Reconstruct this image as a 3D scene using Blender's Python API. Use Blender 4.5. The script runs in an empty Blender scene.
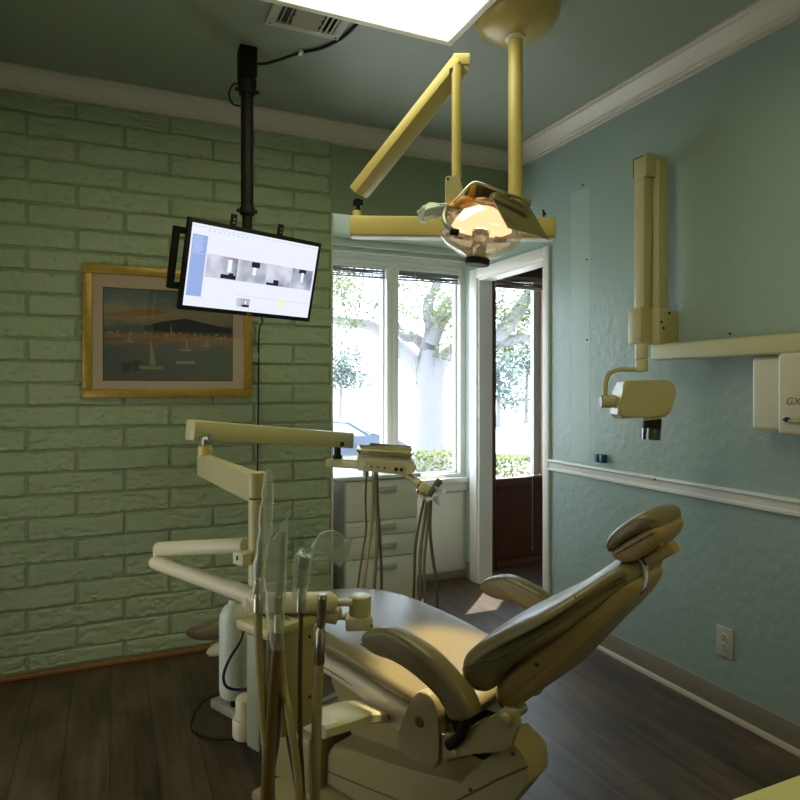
import bpy, bmesh, math, random
from mathutils import Vector, Matrix, noise
random.seed(7)
sc = bpy.context.scene
COL = sc.collection
PI = math.pi
V = Vector

# ------------------------------------------------------------------ camera
YAW = math.radians(23.98)
FPX = 652.0
EYE = V((0, 0, 1.3))
FW = V((math.sin(YAW), math.cos(YAW), 0))
RT = V((math.cos(YAW), -math.sin(YAW), 0))
UP = V((0, 0, 1))
cam = bpy.data.objects.new('camera', bpy.data.cameras.new('camera'))
COL.objects.link(cam)
cam.location = EYE
cam.rotation_euler = (PI / 2, 0, -YAW)
cam.data.sensor_width = 36
cam.data.lens = 36 * FPX / 800
cam.data.shift_y = -12 / 800
cam.data.clip_start = 0.05
cam.data.clip_end = 300
sc.camera = cam


def at(x, y, d):
    """a point of the room, measured from the eye: bearing, elevation and distance"""
    return EYE + (FW + RT * ((x - 400) / FPX) + UP * ((388 - y) / FPX)) * d


# ------------------------------------------------------------------ materials
def mat(name, col, rough=0.5, metal=0.0, spec=0.5, bump=0.0, bscale=60.0, var=0.0, vscale=6.0, col2=None,
        coat=0.0, trans=0.0, emis=None, estr=0.0, bdist=0.002, sheen=0.0):
    m = bpy.data.materials.new(name)
    m.use_nodes = True
    nt = m.node_tree
    b = nt.nodes['Principled BSDF']
    b.inputs['Base Color'].default_value = (*col, 1)
    b.inputs['Roughness'].default_value = rough
    b.inputs['Metallic'].default_value = metal
    b.inputs['Specular IOR Level'].default_value = spec
    b.inputs['Coat Weight'].default_value = coat
    b.inputs['Transmission Weight'].default_value = trans
    if emis:
        b.inputs['Emission Color'].default_value = (*emis, 1)
        b.inputs['Emission Strength'].default_value = estr
    tc = nt.nodes.new('ShaderNodeTexCoord')
    n = nt.nodes.new('ShaderNodeTexNoise')
    n.inputs['Scale'].default_value = vscale
    n.inputs['Detail'].default_value = 4
    nt.links.new(tc.outputs['Object'], n.inputs['Vector'])
    r = nt.nodes.new('ShaderNodeMix')
    r.data_type = 'RGBA'
    c2 = col2 or tuple(c * (1 - max(var, 0.05)) for c in col)
    r.inputs['A'].default_value = (*col, 1)
    r.inputs['B'].default_value = (*c2, 1)
    nt.links.new(n.outputs['Fac'], r.inputs['Factor'])
    nt.links.new(r.outputs['Result'], b.inputs['Base Color'])
    if bump:
        n2 = nt.nodes.new('ShaderNodeTexNoise')
        n2.inputs['Scale'].default_value = bscale
        n2.inputs['Detail'].default_value = 5
        nt.links.new(tc.outputs['Object'], n2.inputs['Vector'])
        bp = nt.nodes.new('ShaderNodeBump')
        bp.inputs['Strength'].default_value = bump
        bp.inputs['Distance'].default_value = bdist
        nt.links.new(n2.outputs['Fac'], bp.inputs['Height'])
        nt.links.new(bp.outputs['Normal'], b.inputs['Normal'])
    return m


def emit(name, col, s):
    m = bpy.data.materials.new(name)
    m.use_nodes = True
    nt = m.node_tree
    nt.nodes.clear()
    e = nt.nodes.new('ShaderNodeEmission')
    o = nt.nodes.new('ShaderNodeOutputMaterial')
    e.inputs['Color'].default_value = (*col, 1)
    e.inputs['Strength'].default_value = s
    nt.links.new(e.outputs[0], o.inputs[0])
    return m


def film(name, clear, tint, gloss=0.5, rough=0.15, solid=(0.7, 0.75, 0.75)):
    """clear sheet: transparent + glossy + a little milky diffuse"""
    m = bpy.data.materials.new(name)
    m.use_nodes = True
    nt = m.node_tree
    nt.nodes.clear()
    t = nt.nodes.new('ShaderNodeBsdfTransparent')
    t.inputs[0].default_value = (*tint, 1)
    g = nt.nodes.new('ShaderNodeBsdfGlossy')
    g.inputs['Roughness'].default_value = rough
    d = nt.nodes.new('ShaderNodeBsdfDiffuse')
    d.inputs[0].default_value = (*solid, 1)
    mx = nt.nodes.new('ShaderNodeMixShader')
    mx.inputs[0].default_value = gloss
    nt.links.new(d.outputs[0], mx.inputs[1])
    nt.links.new(g.outputs[0], mx.inputs[2])
    m2 = nt.nodes.new('ShaderNodeMixShader')
    m2.inputs[0].default_value = clear
    nt.links.new(mx.outputs[0], m2.inputs[1])
    nt.links.new(t.outputs[0], m2.inputs[2])
    o = nt.nodes.new('ShaderNodeOutputMaterial')
    nt.links.new(m2.outputs[0], o.inputs[0])
    return m


M = {}
M['wall'] = mat('teal_wall_paint', (0.36, 0.455, 0.425), 0.34, bump=0.75, bscale=22, bdist=0.005, col2=(0.335, 0.435, 0.405), vscale=3)
M['brick'] = mat('green_brick_paint', (0.375, 0.445, 0.295), 0.5, bump=0.9, bscale=55, bdist=0.005, col2=(0.34, 0.41, 0.27), vscale=9)
M['mortar'] = mat('green_mortar', (0.27, 0.32, 0.21), 0.8, bump=0.6, bscale=120)
M['ceil'] = mat('ceiling_paint', (0.28, 0.32, 0.25), 0.45, bump=0.3, bscale=10, bdist=0.003)
M['trim'] = mat('cream_trim', (0.66, 0.60, 0.52), 0.4)
M['white'] = mat('white_gloss_paint', (0.82, 0.80, 0.76), 0.4, bump=0.1, bscale=20)
M['frame'] = mat('window_paint', (0.66, 0.70, 0.62), 0.4)
M['base'] = mat('taupe_cove_base', (0.26, 0.21, 0.16), 0.45)
M['qround'] = mat('pale_quarter_round', (0.42, 0.35, 0.28), 0.5)
M['oak'] = mat('orange_oak_strip', (0.30, 0.13, 0.04), 0.5, var=0.3, vscale=30)
M['brown'] = mat('dark_mahogany', (0.17, 0.065, 0.032), 0.35, col2=(0.10, 0.035, 0.016), vscale=14)
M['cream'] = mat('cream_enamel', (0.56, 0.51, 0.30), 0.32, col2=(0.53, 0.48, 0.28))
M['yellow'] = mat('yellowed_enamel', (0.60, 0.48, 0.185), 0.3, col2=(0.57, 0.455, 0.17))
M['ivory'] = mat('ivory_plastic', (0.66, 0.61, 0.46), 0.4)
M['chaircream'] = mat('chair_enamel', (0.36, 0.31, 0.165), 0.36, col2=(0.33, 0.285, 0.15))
M['tan'] = mat('tan_shell_plastic', (0.37, 0.26, 0.12), 0.42)
M['leather'] = mat('olive_tan_leather', (0.19, 0.155, 0.078), 0.33, bump=0.35, bscale=220, bdist=0.0008, col2=(0.165, 0.135, 0.068), vscale=5)
M['piping'] = mat('leather_piping', (0.12, 0.09, 0.045), 0.5)
M['brownpad'] = mat('brown_foot_cover', (0.13, 0.09, 0.07), 0.35)
M['chrome'] = mat('chrome', (0.75, 0.74, 0.70), 0.15, metal=1)
M['steel'] = mat('brushed_steel', (0.55, 0.52, 0.45), 0.3, metal=1)
M['greymetal'] = mat('grey_metal', (0.32, 0.33, 0.30), 0.35, metal=0.7)
M['olive'] = mat('dark_olive_panel', (0.27, 0.26, 0.15), 0.4)
M['black'] = mat('black_plastic', (0.010, 0.010, 0.010), 0.5, spec=0.25)
M['blackmetal'] = mat('black_metal', (0.008, 0.0075, 0.007), 0.55, spec=0.2)
M['hose_tan'] = mat('tan_hose', (0.36, 0.29, 0.15), 0.4)
M['hose_brown'] = mat('amber_hose', (0.13, 0.085, 0.02), 0.35)
M['hose_dark'] = mat('dark_grey_hose', (0.09, 0.08, 0.05), 0.4)
M['hose_grey'] = mat('grey_hose', (0.17, 0.16, 0.12), 0.4)
M['gold'] = mat('gilt_frame', (0.60, 0.38, 0.07), 0.35, metal=0.35, bump=0.8, bscale=90, col2=(0.30, 0.17, 0.03), vscale=45, bdist=0.003)
M['matboard'] = mat('beige_matboard', (0.60, 0.45, 0.35), 0.85)
M['bottle'] = mat('milky_bottle', (0.78, 0.84, 0.80), 0.3, trans=0.25)
M['amber'] = mat('amber_plastic', (0.65, 0.27, 0.03), 0.25, trans=0.3)
M['darkcap'] = mat('dark_brown_cap', (0.04, 0.015, 0.006), 0.35)
M['cabinet'] = mat('cabinet_laminate', (0.66, 0.67, 0.61), 0.45)
M['ctop'] = mat('counter_laminate', (0.62, 0.66, 0.64), 0.3)
M['ycount'] = mat('yellow_counter', (0.66, 0.62, 0.30), 0.35)
M['handle'] = mat('grey_handle', (0.42, 0.43, 0.41), 0.4)
M['blind'] = mat('grey_blind', (0.26, 0.26, 0.28), 0.5)
M['tblind'] = mat('taupe_blind', (0.36, 0.28, 0.21), 0.5)
M['cord'] = mat('pale_cord', (0.55, 0.5, 0.45), 0.6)
M['blue'] = mat('blue_plastic', (0.02, 0.10, 0.17), 0.4)
M['bluecord'] = mat('navy_tube', (0.01, 0.015, 0.06), 0.3)
M['outlet'] = mat('outlet_plastic', (0.55, 0.53, 0.46), 0.4)
M['dark'] = mat('dark_slot', (0.01, 0.01, 0.008), 0.6)
M['patch'] = mat('pale_unpainted_strip', (0.42, 0.53, 0.49), 0.4)
M['ink'] = mat('grey_lettering', (0.16, 0.14, 0.10), 0.5)
M['gauze'] = mat('white_gauze', (0.8, 0.82, 0.85), 0.8)
M['glass'] = film('window_glass', 0.94, (0.97, 0.985, 0.98), 1.0, 0.02)
M['sleeve'] = film('clear_sleeve', 0.60, (0.96, 0.98, 0.98), 0.25, 0.2, (0.95, 1.0, 1.0))
_nt = M['sleeve'].node_tree
_lw = _nt.nodes.new('ShaderNodeLayerWeight'); _lw.inputs[0].default_value = 0.35
_mr = _nt.nodes.new('ShaderNodeMapRange')
_mr.inputs['From Min'].default_value = 0.1; _mr.inputs['From Max'].default_value = 0.95
_mr.inputs['To Min'].default_value = 0.74; _mr.inputs['To Max'].default_value = 0.25
_nt.links.new(_lw.outputs['Facing'], _mr.inputs['Value'])
_top = [n_ for n_ in _nt.nodes if n_.type == 'OUTPUT_MATERIAL'][0].inputs[0].links[0].from_node
_nt.links.new(_mr.outputs['Result'], _top.inputs[0])
M['sleevet'] = film('sleeve_edge', 0.30, (0.9, 0.95, 0.9), 0.3, 0.25, (0.70, 0.74, 0.62))
M['dome'] = film('lamp_dome_glass', 0.66, (1.0, 0.95, 0.90), 0.75, 0.06, (0.9, 0.75, 0.6))
M['smoke'] = film('smoked_cone', 0.35, (0.5, 0.55, 0.6), 0.3, 0.1, (0.03, 0.04, 0.05))
M['leaf'] = mat('tree_leaves', (0.05, 0.10, 0.015), 0.5, col2=(0.15, 0.17, 0.03), vscale=1.3)
M['hedge'] = mat('hedge_leaves', (0.11, 0.15, 0.035), 0.6, col2=(0.24, 0.24, 0.09), vscale=8)
M['bark'] = mat('grey_bark', (0.24, 0.225, 0.235), 0.9, bump=0.6, bscale=8, bdist=0.05)
M['pave'] = mat('pale_pavement', (0.55, 0.53, 0.50), 0.9)
M['carblue'] = mat('silver_blue_car', (0.06, 0.08, 0.12), 0.25, metal=0.4, coat=0.5)
M['carglass'] = mat('car_glass', (0.40, 0.45, 0.50), 0.08)
M['tyre'] = mat('tyre', (0.02, 0.02, 0.02), 0.8)
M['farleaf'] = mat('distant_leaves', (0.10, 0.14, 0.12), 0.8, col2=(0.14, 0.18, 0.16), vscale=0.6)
M['vent'] = mat('vent_enamel', (0.50, 0.49, 0.42), 0.45)


def wood_floor():
    m = bpy.data.materials.new('dark_plank_floor')
    m.use_nodes = True
    nt = m.node_tree
    N, L = nt.nodes, nt.links
    b = N['Principled BSDF']
    tc = N.new('ShaderNodeTexCoord')
    mp = N.new('ShaderNodeMapping')
    mp.inputs['Rotation'].default_value = (0, 0, PI / 2)
    L.new(tc.outputs['Object'], mp.inputs['Vector'])
    br = N.new('ShaderNodeTexBrick')
    br.inputs['Scale'].default_value = 1
    br.inputs['Brick Width'].default_value = 1.2
    br.inputs['Row Height'].default_value = 0.15
    br.inputs['Mortar Size'].default_value = 0.0016
    br.inputs['Mortar Smooth'].default_value = 0.1
    br.inputs['Color1'].default_value = (0.2, 0.2, 0.2, 1)
    br.inputs['Color2'].default_value = (1, 1, 1, 1)
    br.inputs['Mortar'].default_value = (0, 0, 0, 1)
    br.offset = 0.37
    L.new(mp.outputs[0], br.inputs['Vector'])
    m2 = N.new('ShaderNodeMapping')
    m2.inputs['Scale'].default_value = (22, 1.6, 1)
    L.new(tc.outputs['Object'], m2.inputs['Vector'])
    n1 = N.new('ShaderNodeTexNoise')
    n1.inputs['Scale'].default_value = 1.0
    n1.inputs['Detail'].default_value = 7
    n1.inputs['Distortion'].default_value = 1.2
    L.new(m2.outputs[0], n1.inputs['Vector'])
    m3 = N.new('ShaderNodeMapping')
    m3.inputs['Scale'].default_value = (7, 2.2, 1)
    L.new(tc.outputs['Object'], m3.inputs['Vector'])
    n2 = N.new('ShaderNodeTexNoise')
    n2.inputs['Scale'].default_value = 1.3
    n2.inputs['Detail'].default_value = 3
    L.new(m3.outputs[0], n2.inputs['Vector'])
    ad = N.new('ShaderNodeMath')
    ad.operation = 'MULTIPLY_ADD'
    L.new(n2.outputs['Fac'], ad.inputs[0])
    ad.inputs[1].default_value = 1.1
    L.new(n1.outputs['Fac'], ad.inputs[2])
    ad2 = N.new('ShaderNodeMath')
    ad2.operation = 'MULTIPLY_ADD'
    L.new(br.outputs['Color'], ad2.inputs[0])
    ad2.inputs[1].default_value = 0.22
    L.new(ad.outputs[0], ad2.inputs[2])
    cr = N.new('ShaderNodeValToRGB')
    cr.color_ramp.elements[0].position = 0.62
    cr.color_ramp.elements[0].color = (0.010, 0.006, 0.0035, 1)
    cr.color_ramp.elements[1].position = 1.25
    cr.color_ramp.elements[1].color = (0.115, 0.075, 0.048, 1)
    sc_ = N.new('ShaderNodeMath')
    sc_.operation = 'MULTIPLY'
    sc_.inputs[1].default_value = 0.68
    L.new(ad2.outputs[0], sc_.inputs[0])
    cr.color_ramp.elements[0].position = 0.5
    cr.color_ramp.elements[1].position = 1.0
    L.new(sc_.outputs[0], cr.inputs['Fac'])
    mx = N.new('ShaderNodeMix')
    mx.data_type = 'RGBA'
    L.new(br.outputs['Fac'], mx.inputs['Factor'])
    L.new(cr.outputs['Color'], mx.inputs['A'])
    mx.inputs['B'].default_value = (0.006, 0.004, 0.003, 1)
    L.new(mx.outputs['Result'], b.inputs['Base Color'])
    b.inputs['Roughness'].default_value = 0.42
    bp = N.new('ShaderNodeBump')
    bp.inputs['Strength'].default_value = 0.25
    bp.inputs['Distance'].default_value = 0.002
    L.new(n1.outputs['Fac'], bp.inputs['Height'])
    L.new(bp.outputs[0], b.inputs['Normal'])
    return m


M['floor'] = wood_floor()


def painting_mat():
    """loose harbour scene: bands of sky, shore and water from height plus noise"""
    m = bpy.data.materials.new('harbour_painting')
    m.use_nodes = True
    nt = m.node_tree
    N, L = nt.nodes, nt.links
    b = N['Principled BSDF']
    tc = N.new('ShaderNodeTexCoord')
    sp = N.new('ShaderNodeSeparateXYZ')
    L.new(tc.outputs['Generated'], sp.inputs[0])
    mp = N.new('ShaderNodeMapping')
    mp.inputs['Scale'].default_value = (2.2, 1, 5)
    L.new(tc.outputs['Generated'], mp.inputs[0])
    n = N.new('ShaderNodeTexNoise')
    n.inputs['Scale'].default_value = 1.6
    n.inputs['Detail'].default_value = 6
    L.new(mp.outputs[0], n.inputs['Vector'])
    a = N.new('ShaderNodeMath')
    a.operation = 'MULTIPLY_ADD'
    L.new(n.outputs['Fac'], a.inputs[0])
    a.inputs[1].default_value = 0.36
    L.new(sp.outputs['Z'], a.inputs[2])
    s = N.new('ShaderNodeMath')
    s.operation = 'SUBTRACT'
    s.inputs[1].default_value = 0.15
    L.new(a.outputs[0], s.inputs[0])
    cr = N.new('ShaderNodeValToRGB')
    e = cr.color_ramp.elements
    pts = [(0.0, (0.10, 0.055, 0.04)), (0.12, (0.05, 0.055, 0.06)), (0.28, (0.045, 0.065, 0.065)), (0.40, (0.07, 0.06, 0.07)),
           (0.46, (0.20, 0.10, 0.05)), (0.53, (0.06, 0.05, 0.055)), (0.60, (0.05, 0.06, 0.075)), (0.68, (0.20, 0.15, 0.09)),
           (0.80, (0.24, 0.19, 0.12)), (0.90, (0.09, 0.115, 0.125)), (1.0, (0.07, 0.095, 0.11))]
    e[0].position, e[0].color = pts[0][0], (*pts[0][1], 1)
    e[1].position, e[1].color = pts[-1][0], (*pts[-1][1], 1)
    for p, c in pts[1:-1]:
        k = e.new(p)
        k.color = (*c, 1)
    L.new(s.outputs[0], cr.inputs['Fac'])
    g = N.new('ShaderNodeGamma')
    g.inputs['Gamma'].default_value = 0.82
    L.new(cr.outputs['Color'], g.inputs['Color'])
    L.new(g.outputs['Color'], b.inputs['Base Color'])
    b.inputs['Roughness'].default_value = 0.35
    return m


def xray_mat(name, seed, gain=1.0):
    m = bpy.data.materials.new(name)
    m.use_nodes = True
    nt = m.node_tree
    N, L = nt.nodes, nt.links
    N.clear()
    tc = N.new('ShaderNodeTexCoord')
    mp = N.new('ShaderNodeMapping')
    mp.inputs['Location'].default_value = (seed, 0, seed)
    L.new(tc.outputs['Object'], mp.inputs[0])
    n = N.new('ShaderNodeTexNoise')
    n.inputs['Scale'].default_value = 9
    n.inputs['Detail'].default_value = 2
    L.new(mp.outputs[0], n.inputs['Vector'])
    cr = N.new('ShaderNodeValToRGB')
    cr.color_ramp.elements[0].position = 0.30
    cr.color_ramp.elements[0].color = (0.16, 0.18, 0.26, 1)
    cr.color_ramp.elements[1].position = 0.62
    cr.color_ramp.elements[1].color = (0.66, 0.69, 0.80, 1)
    L.new(n.outputs['Fac'], cr.inputs[0])
    e = N.new('ShaderNodeEmission')
    e.inputs['Strength'].default_value = gain
    L.new(cr.outputs[0], e.inputs[0])
    o = N.new('ShaderNodeOutputMaterial')
    L.new(e.outputs[0], o.inputs[0])
    return m


# ------------------------------------------------------------------ mesh helpers
def box(bm, c, s, bev=0.0, rot=None, seg=2):
    mt = Matrix.Translation(V(c)) @ (rot.to_4x4() if rot is not None else Matrix.Identity(4)) @ Matrix.Diagonal((s[0], s[1], s[2], 1))
    g = bmesh.ops.create_cube(bm, size=1, matrix=mt)
    if bev:
        es = list({e for v in g['verts'] for e in v.link_edges})
        bmesh.ops.bevel(bm, geom=es, offset=bev, segments=seg, affect='EDGES', profile=0.5)


def bb(bm, x0, x1, y0, y1, z0, z1, bev=0.0, seg=2):
    box(bm, ((x0 + x1) / 2, (y0 + y1) / 2, (z0 + z1) / 2), (abs(x1 - x0), abs(y1 - y0), abs(z1 - z0)), bev, None, seg)


def frame_of(t, ref=None):
    t = t.normalized()
    a = V(ref) if ref is not None else (V((0, 0, 1)) if abs(t.z) < 0.9 else V((1, 0, 0)))
    n = a.cross(t)
    if n.length < 1e-5:
        n = V((1, 0, 0)).cross(t)
    n.normalize()
    return n, t.cross(n).normalized()


def tube(bm, pts, r, n=10, smooth=0, caps=True, flat=None):
    """sweep a circle (or ellipse via flat=(a,b)) along pts with parallel transport"""
    pts = [V(p) for p in pts]
    rs = r if isinstance(r, (list, tuple)) else [r] * len(pts)
    if smooth:
        pts, rs = spline(pts, smooth, rs)
    fa, fb = flat or (1, 1)
    rings = []
    nrm = None
    for i, p in enumerate(pts):
        t = (pts[min(i + 1, len(pts) - 1)] - pts[max(i - 1, 0)])
        if t.length < 1e-9:
            t = V((0, 0, 1))
        t.normalize()
        if nrm is None:
            nrm, bi = frame_of(t)
        else:
            nrm = (nrm - t * nrm.dot(t))
            nrm.normalize()
            bi = t.cross(nrm)
        rings.append([bm.verts.new(p + (nrm * math.cos(a) * fa + bi * math.sin(a) * fb) * rs[i]) for a in [2 * PI * k / n for k in range(n)]])
    for a, b in zip(rings, rings[1:]):
        for k in range(n):
            bm.faces.new((a[k], a[(k + 1) % n], b[(k + 1) % n], b[k]))
    if caps:
        bm.faces.new(rings[0][::-1])
        bm.faces.new(rings[-1])


def spline(pts, k, rs=None):
    out, ro = [], []
    n = len(pts)
    for i in range(n - 1):
        p0, p1, p2, p3 = pts[max(i - 1, 0)], pts[i], pts[i + 1], pts[min(i + 2, n - 1)]
        for j in range(k):
            t = j / k
            out.append(0.5 * ((2 * p1) + (p2 - p0) * t + (2 * p0 - 5 * p1 + 4 * p2 - p3) * t * t + (3 * p1 - p0 - 3 * p2 + p3) * t ** 3))
            if rs:
                ro.append(rs[i] * (1 - t) + rs[i + 1] * t)
    out.append(pts[-1])
    if rs:
        ro.append(rs[-1])
        return out, ro
    return out


def closed_spline(pts, k):
    out = []
    n = len(pts)
    P = [V((p[0], p[1], 0)) for p in pts]
    for i in range(n):
        p0, p1, p2, p3 = P[(i - 1) % n], P[i], P[(i + 1) % n], P[(i + 2) % n]
        for j in range(k):
            t = j / k
            q = 0.5 * ((2 * p1) + (p2 - p0) * t + (2 * p0 - 5 * p1 + 4 * p2 - p3) * t * t + (3 * p1 - p0 - 3 * p2 + p3) * t ** 3)
            out.append((q.x, q.y))
    return out


def cyl(bm, p0, p1, r, r1=None, n=24, bev=0.0):
    p0, p1 = V(p0), V(p1)
    r1 = r if r1 is None else r1
    if bev:
        t = (p1 - p0).normalized()
        tube(bm, [p0, p0 + t * bev * 0.3, p0 + t * bev, p1 - t * bev, p1 - t * bev * 0.3, p1], [r - bev, r - bev * 0.3, r, r1, r1 - bev * 0.3, r1 - bev], n)
    else:
        tube(bm, [p0, p1], [r, r1], n)


def lathe(bm, prof, mtx=None, n=40, close=False):
    mtx = mtx or Matrix.Identity(4)
    rings = []
    for r, z in prof:
        if r < 1e-5:
            rings.append([bm.verts.new(mtx @ V((0, 0, z)))])
        else:
            rings.append([bm.verts.new(mtx @ V((r * math.cos(2 * PI * k / n), r * math.sin(2 * PI * k / n), z))) for k in range(n)])
    for a, b in zip(rings, rings[1:]):
        for k in range(n):
            k2 = (k + 1) % n
            if len(a) == 1 and len(b) == 1:
                continue
            if len(a) == 1:
                bm.faces.new((a[0], b[k2], b[k]))
            elif len(b) == 1:
                bm.faces.new((a[k], a[k2], b[0]))
            else:
                bm.faces.new((a[k], a[k2], b[k2], b[k]))


def prism(bm, pts, lo, hi, axis='y', bev=0.0, seg=2):
    """extrude a 2-D outline; axis y: pts=(x,z), x: pts=(y,z), z: pts=(x,y)"""
    def mk(p, h):
        return {'y': V((p[0], h, p[1])), 'x': V((h, p[0], p[1])), 'z': V((p[0], p[1], h))}[axis]
    a = [bm.verts.new(mk(p, lo)) for p in pts]
    b = [bm.verts.new(mk(p, hi)) for p in pts]
    n = len(pts)
    fs = [bm.faces.new(a), bm.faces.new(b[::-1])]
    for i in range(n):
        fs.append(bm.faces.new((a[i], b[i], b[(i + 1) % n], a[(i + 1) % n])))
    if bev:
        es = list({e for f in fs[:2] for e in f.edges})
        bmesh.ops.bevel(bm, geom=es, offset=bev, segments=seg, affect='EDGES', profile=0.5)


def pillow(bm, prof, w, rnd, k=4, steps=6, wf=None, crown=0.0, updir=None, mid=8):
    """upholstered block: side outline prof (x,z) swept across y=-w..w with rounded flanks;
    wf(x,z) scales the width, crown lifts the middle along the outline normal where it faces updir"""
    P = closed_spline(prof, k) if k else list(prof)
    n = len(P)
    area = sum(P[i][0] * P[(i + 1) % n][1] - P[(i + 1) % n][0] * P[i][1] for i in range(n))
    sgn = 1 if area > 0 else -1
    nm = []
    for i in range(n):
        ax, az = P[(i + 1) % n][0] - P[i - 1][0], P[(i + 1) % n][1] - P[i - 1][1]
        l = math.hypot(ax, az) or 1
        nm.append((az / l * sgn, -ax / l * sgn))
    # how far each outline point may move inwards: limited by the local thickness
    amp = []
    for i, ((x, z), (nx_, nz_)) in enumerate(zip(P, nm)):
        best = 9.0
        for q in range(n):
            if q == i or (q + 1) % n == i:
                continue
            (ax, az), (bx_, bz_) = P[q], P[(q + 1) % n]
            ex_, ez_ = bx_ - ax, bz_ - az
            den = (-nx_) * ez_ - (-nz_) * ex_
            if abs(den) < 1e-12:
                continue
            t = ((ax - x) * ez_ - (az - z) * ex_) / den
            u = ((ax - x) * (-nz_) - (az - z) * (-nx_)) / den
            if t > 1e-4 and 0 <= u <= 1:
                best = min(best, t)
        amp.append(min(rnd, 0.36 * best))
    for _ in range(4):
        amp = [min(amp[i], (amp[i - 1] + amp[i] + amp[(i + 1) % n]) / 3) for i in range(n)]
    st = [(y, ins) for y, ins in [(-w + rnd * (1 - math.cos(PI / 2 * j / steps)), rnd * (1 - math.sin(PI / 2 * j / steps))) for j in range(steps + 1)]]
    inner = [(-w + rnd + (2 * w - 2 * rnd) * j / mid, 0.0) for j in range(1, mid)]
    full = st + inner + [(-y, ins) for y, ins in st[::-1]]
    rings = []
    for y, ins in full:
        ring = []
        c = (1 - (y / w) ** 2)
        for (x, z), (nx, nz), am in zip(P, nm, amp):
            g = 0.0
            in_ = ins * am / rnd
            if crown and updir:
                d = nx * updir[0] + nz * updir[1]
                g = crown * c * max(0, d)
            s = wf(x, z) if wf else 1.0
            ring.append(bm.verts.new(V((x + nx * (g - in_), y * s, z + nz * (g - in_)))))
        rings.append(ring)
    for a, b in zip(rings, rings[1:]):
        for i in range(n):
            bm.faces.new((a[i], a[(i + 1) % n], b[(i + 1) % n], b[i]))
    bm.faces.new(rings[0][::-1])
    bm.faces.new(rings[-1])


def finish(bm, name, m, angle=38, smooth=True):
    bmesh.ops.recalc_face_normals(bm, faces=bm.faces)
    for f in bm.faces:
        f.smooth = smooth
    if smooth:
        for e in bm.edges:
            if len(e.link_faces) == 2 and e.calc_face_angle(0) > math.radians(angle):
                e.smooth = False
    me = bpy.data.meshes.new(name)
    bm.to_mesh(me)
    bm.free()
    for x in (m if isinstance(m, (list, tuple)) else [m]):
        me.materials.append(x)
    return me


def root_matrix(o):
    while o.parent:
        o = o.parent
    return Matrix.Translation(o.location) @ o.rotation_euler.to_matrix().to_4x4()


def part(name, bm, m, parent, label=None, local=False, angle=38, smooth=True):
    if not local:
        bm.transform(root_matrix(parent).inverted())
    o = bpy.data.objects.new(name, finish(bm, name, m, angle, smooth))
    COL.objects.link(o)
    o.parent = parent
    if label:
        o['label'] = label
    return o


def thing(name, label, cat, loc=(0, 0, 0), rotz=0.0, group=None):
    o = bpy.data.objects.new(name, None)
    COL.objects.link(o)
    o.location = loc
    o.rotation_euler = (0, 0, rotz)
    o.empty_display_size = 0.05
    o['label'] = label
    o['category'] = cat
    if group:
        o['group'] = group
    return o


def single(name, bm, m, label, cat, group=None, angle=38, smooth=True):
    bm.verts.ensure_lookup_table()
    xs = [v.co for v in bm.verts]
    c = V((sum(v.x for v in xs) / len(xs), sum(v.y for v in xs) / len(xs), min(v.z for v in xs)))
    bm.transform(Matrix.Translation(-c))
    o = bpy.data.objects.new(name, finish(bm, name, m, angle, smooth))
    COL.objects.link(o)
    o.location = c
    o['label'] = label
    o['category'] = cat
    if group:
        o['group'] = group
    return o


def struct(name, bm, m, label=None, parent=None, angle=38, smooth=True):
    o = bpy.data.objects.new(name, finish(bm, name, m, angle, smooth))
    COL.objects.link(o)
    if parent:
        o.parent = parent
    else:
        o['kind'] = 'structure'
        if label:
            o['label'] = label
    return o


def NB():
    return bmesh.new()


# ------------------------------------------------------------------ room shell
XL, XR, YN, YB, ZC = -1.0, 2.241, -1.6, 3.367, 2.71
XO, YW, ZH = 1.094, 3.93, 2.245            # opening edge, window wall, header
WT = 0.095
DY0, DY1, DZ = 3.03, 3.755, 2.03           # doorway in the right wall
XE = 3.6                                    # entry beyond the doorway

bm = NB(); bb(bm, XL - 0.1, XE + 0.1, YN - 0.1, 4.12, -0.08, 0); struct('floor', bm, M['floor'], 'dark brown wood plank floor')
bm = NB(); bb(bm, XL - 0.1, XE + 0.1, YN - 0.1, 4.12, ZC, ZC + 0.08); struct('ceiling', bm, M['ceil'], 'dark green painted ceiling')
bm = NB(); bb(bm, XL - 0.1, XL, YN, YB + 0.2, 0, ZC); struct('wall_left', bm, M['wall'])
bm = NB(); bb(bm, XL - 0.1, XR + WT, YN - 0.1, YN, 0, ZC); struct('wall_near', bm, M['wall'])
# right wall with the doorway
bm = NB()
bb(bm, XR, XR + WT, YN, DY0, 0, ZC)
bb(bm, XR, XR + WT, DY0, DY1, DZ, ZC)
bb(bm, XR, XR + WT, DY1, YW, 0, ZC)
struct('wall_right', bm, M['wall'], 'blue green plaster wall')
# pale strip of older paint on the right wall
bm = NB(); bb(bm, XR - 0.0006, XR + 0.001, 2.649, 2.797, 0.915, 2.33); struct('trim_1', bm, M['patch'], 'pale strip of older paint on the right wall')

# back wall: block wall core, header over the window bay
bm = NB()
bb(bm, XL, XO - 0.012, YB, YW + 0.1, 0, ZC)
bb(bm, XO - 0.012, XR, YB, YW + 0.1, ZH, ZC)
struct('wall_back', bm, M['wall'].copy(), 'green plaster above the window bay')
bpy.data.objects['wall_back'].data.materials[0] = mat('green_plaster', (0.28, 0.35, 0.235), 0.4, bump=0.3, bscale=14, bdist=0.003)

# slump-block wall: every block face modelled
bm = NB()
CH, BL = 0.1016, 0.4064
zt = 2.539
ylim = YB


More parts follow.
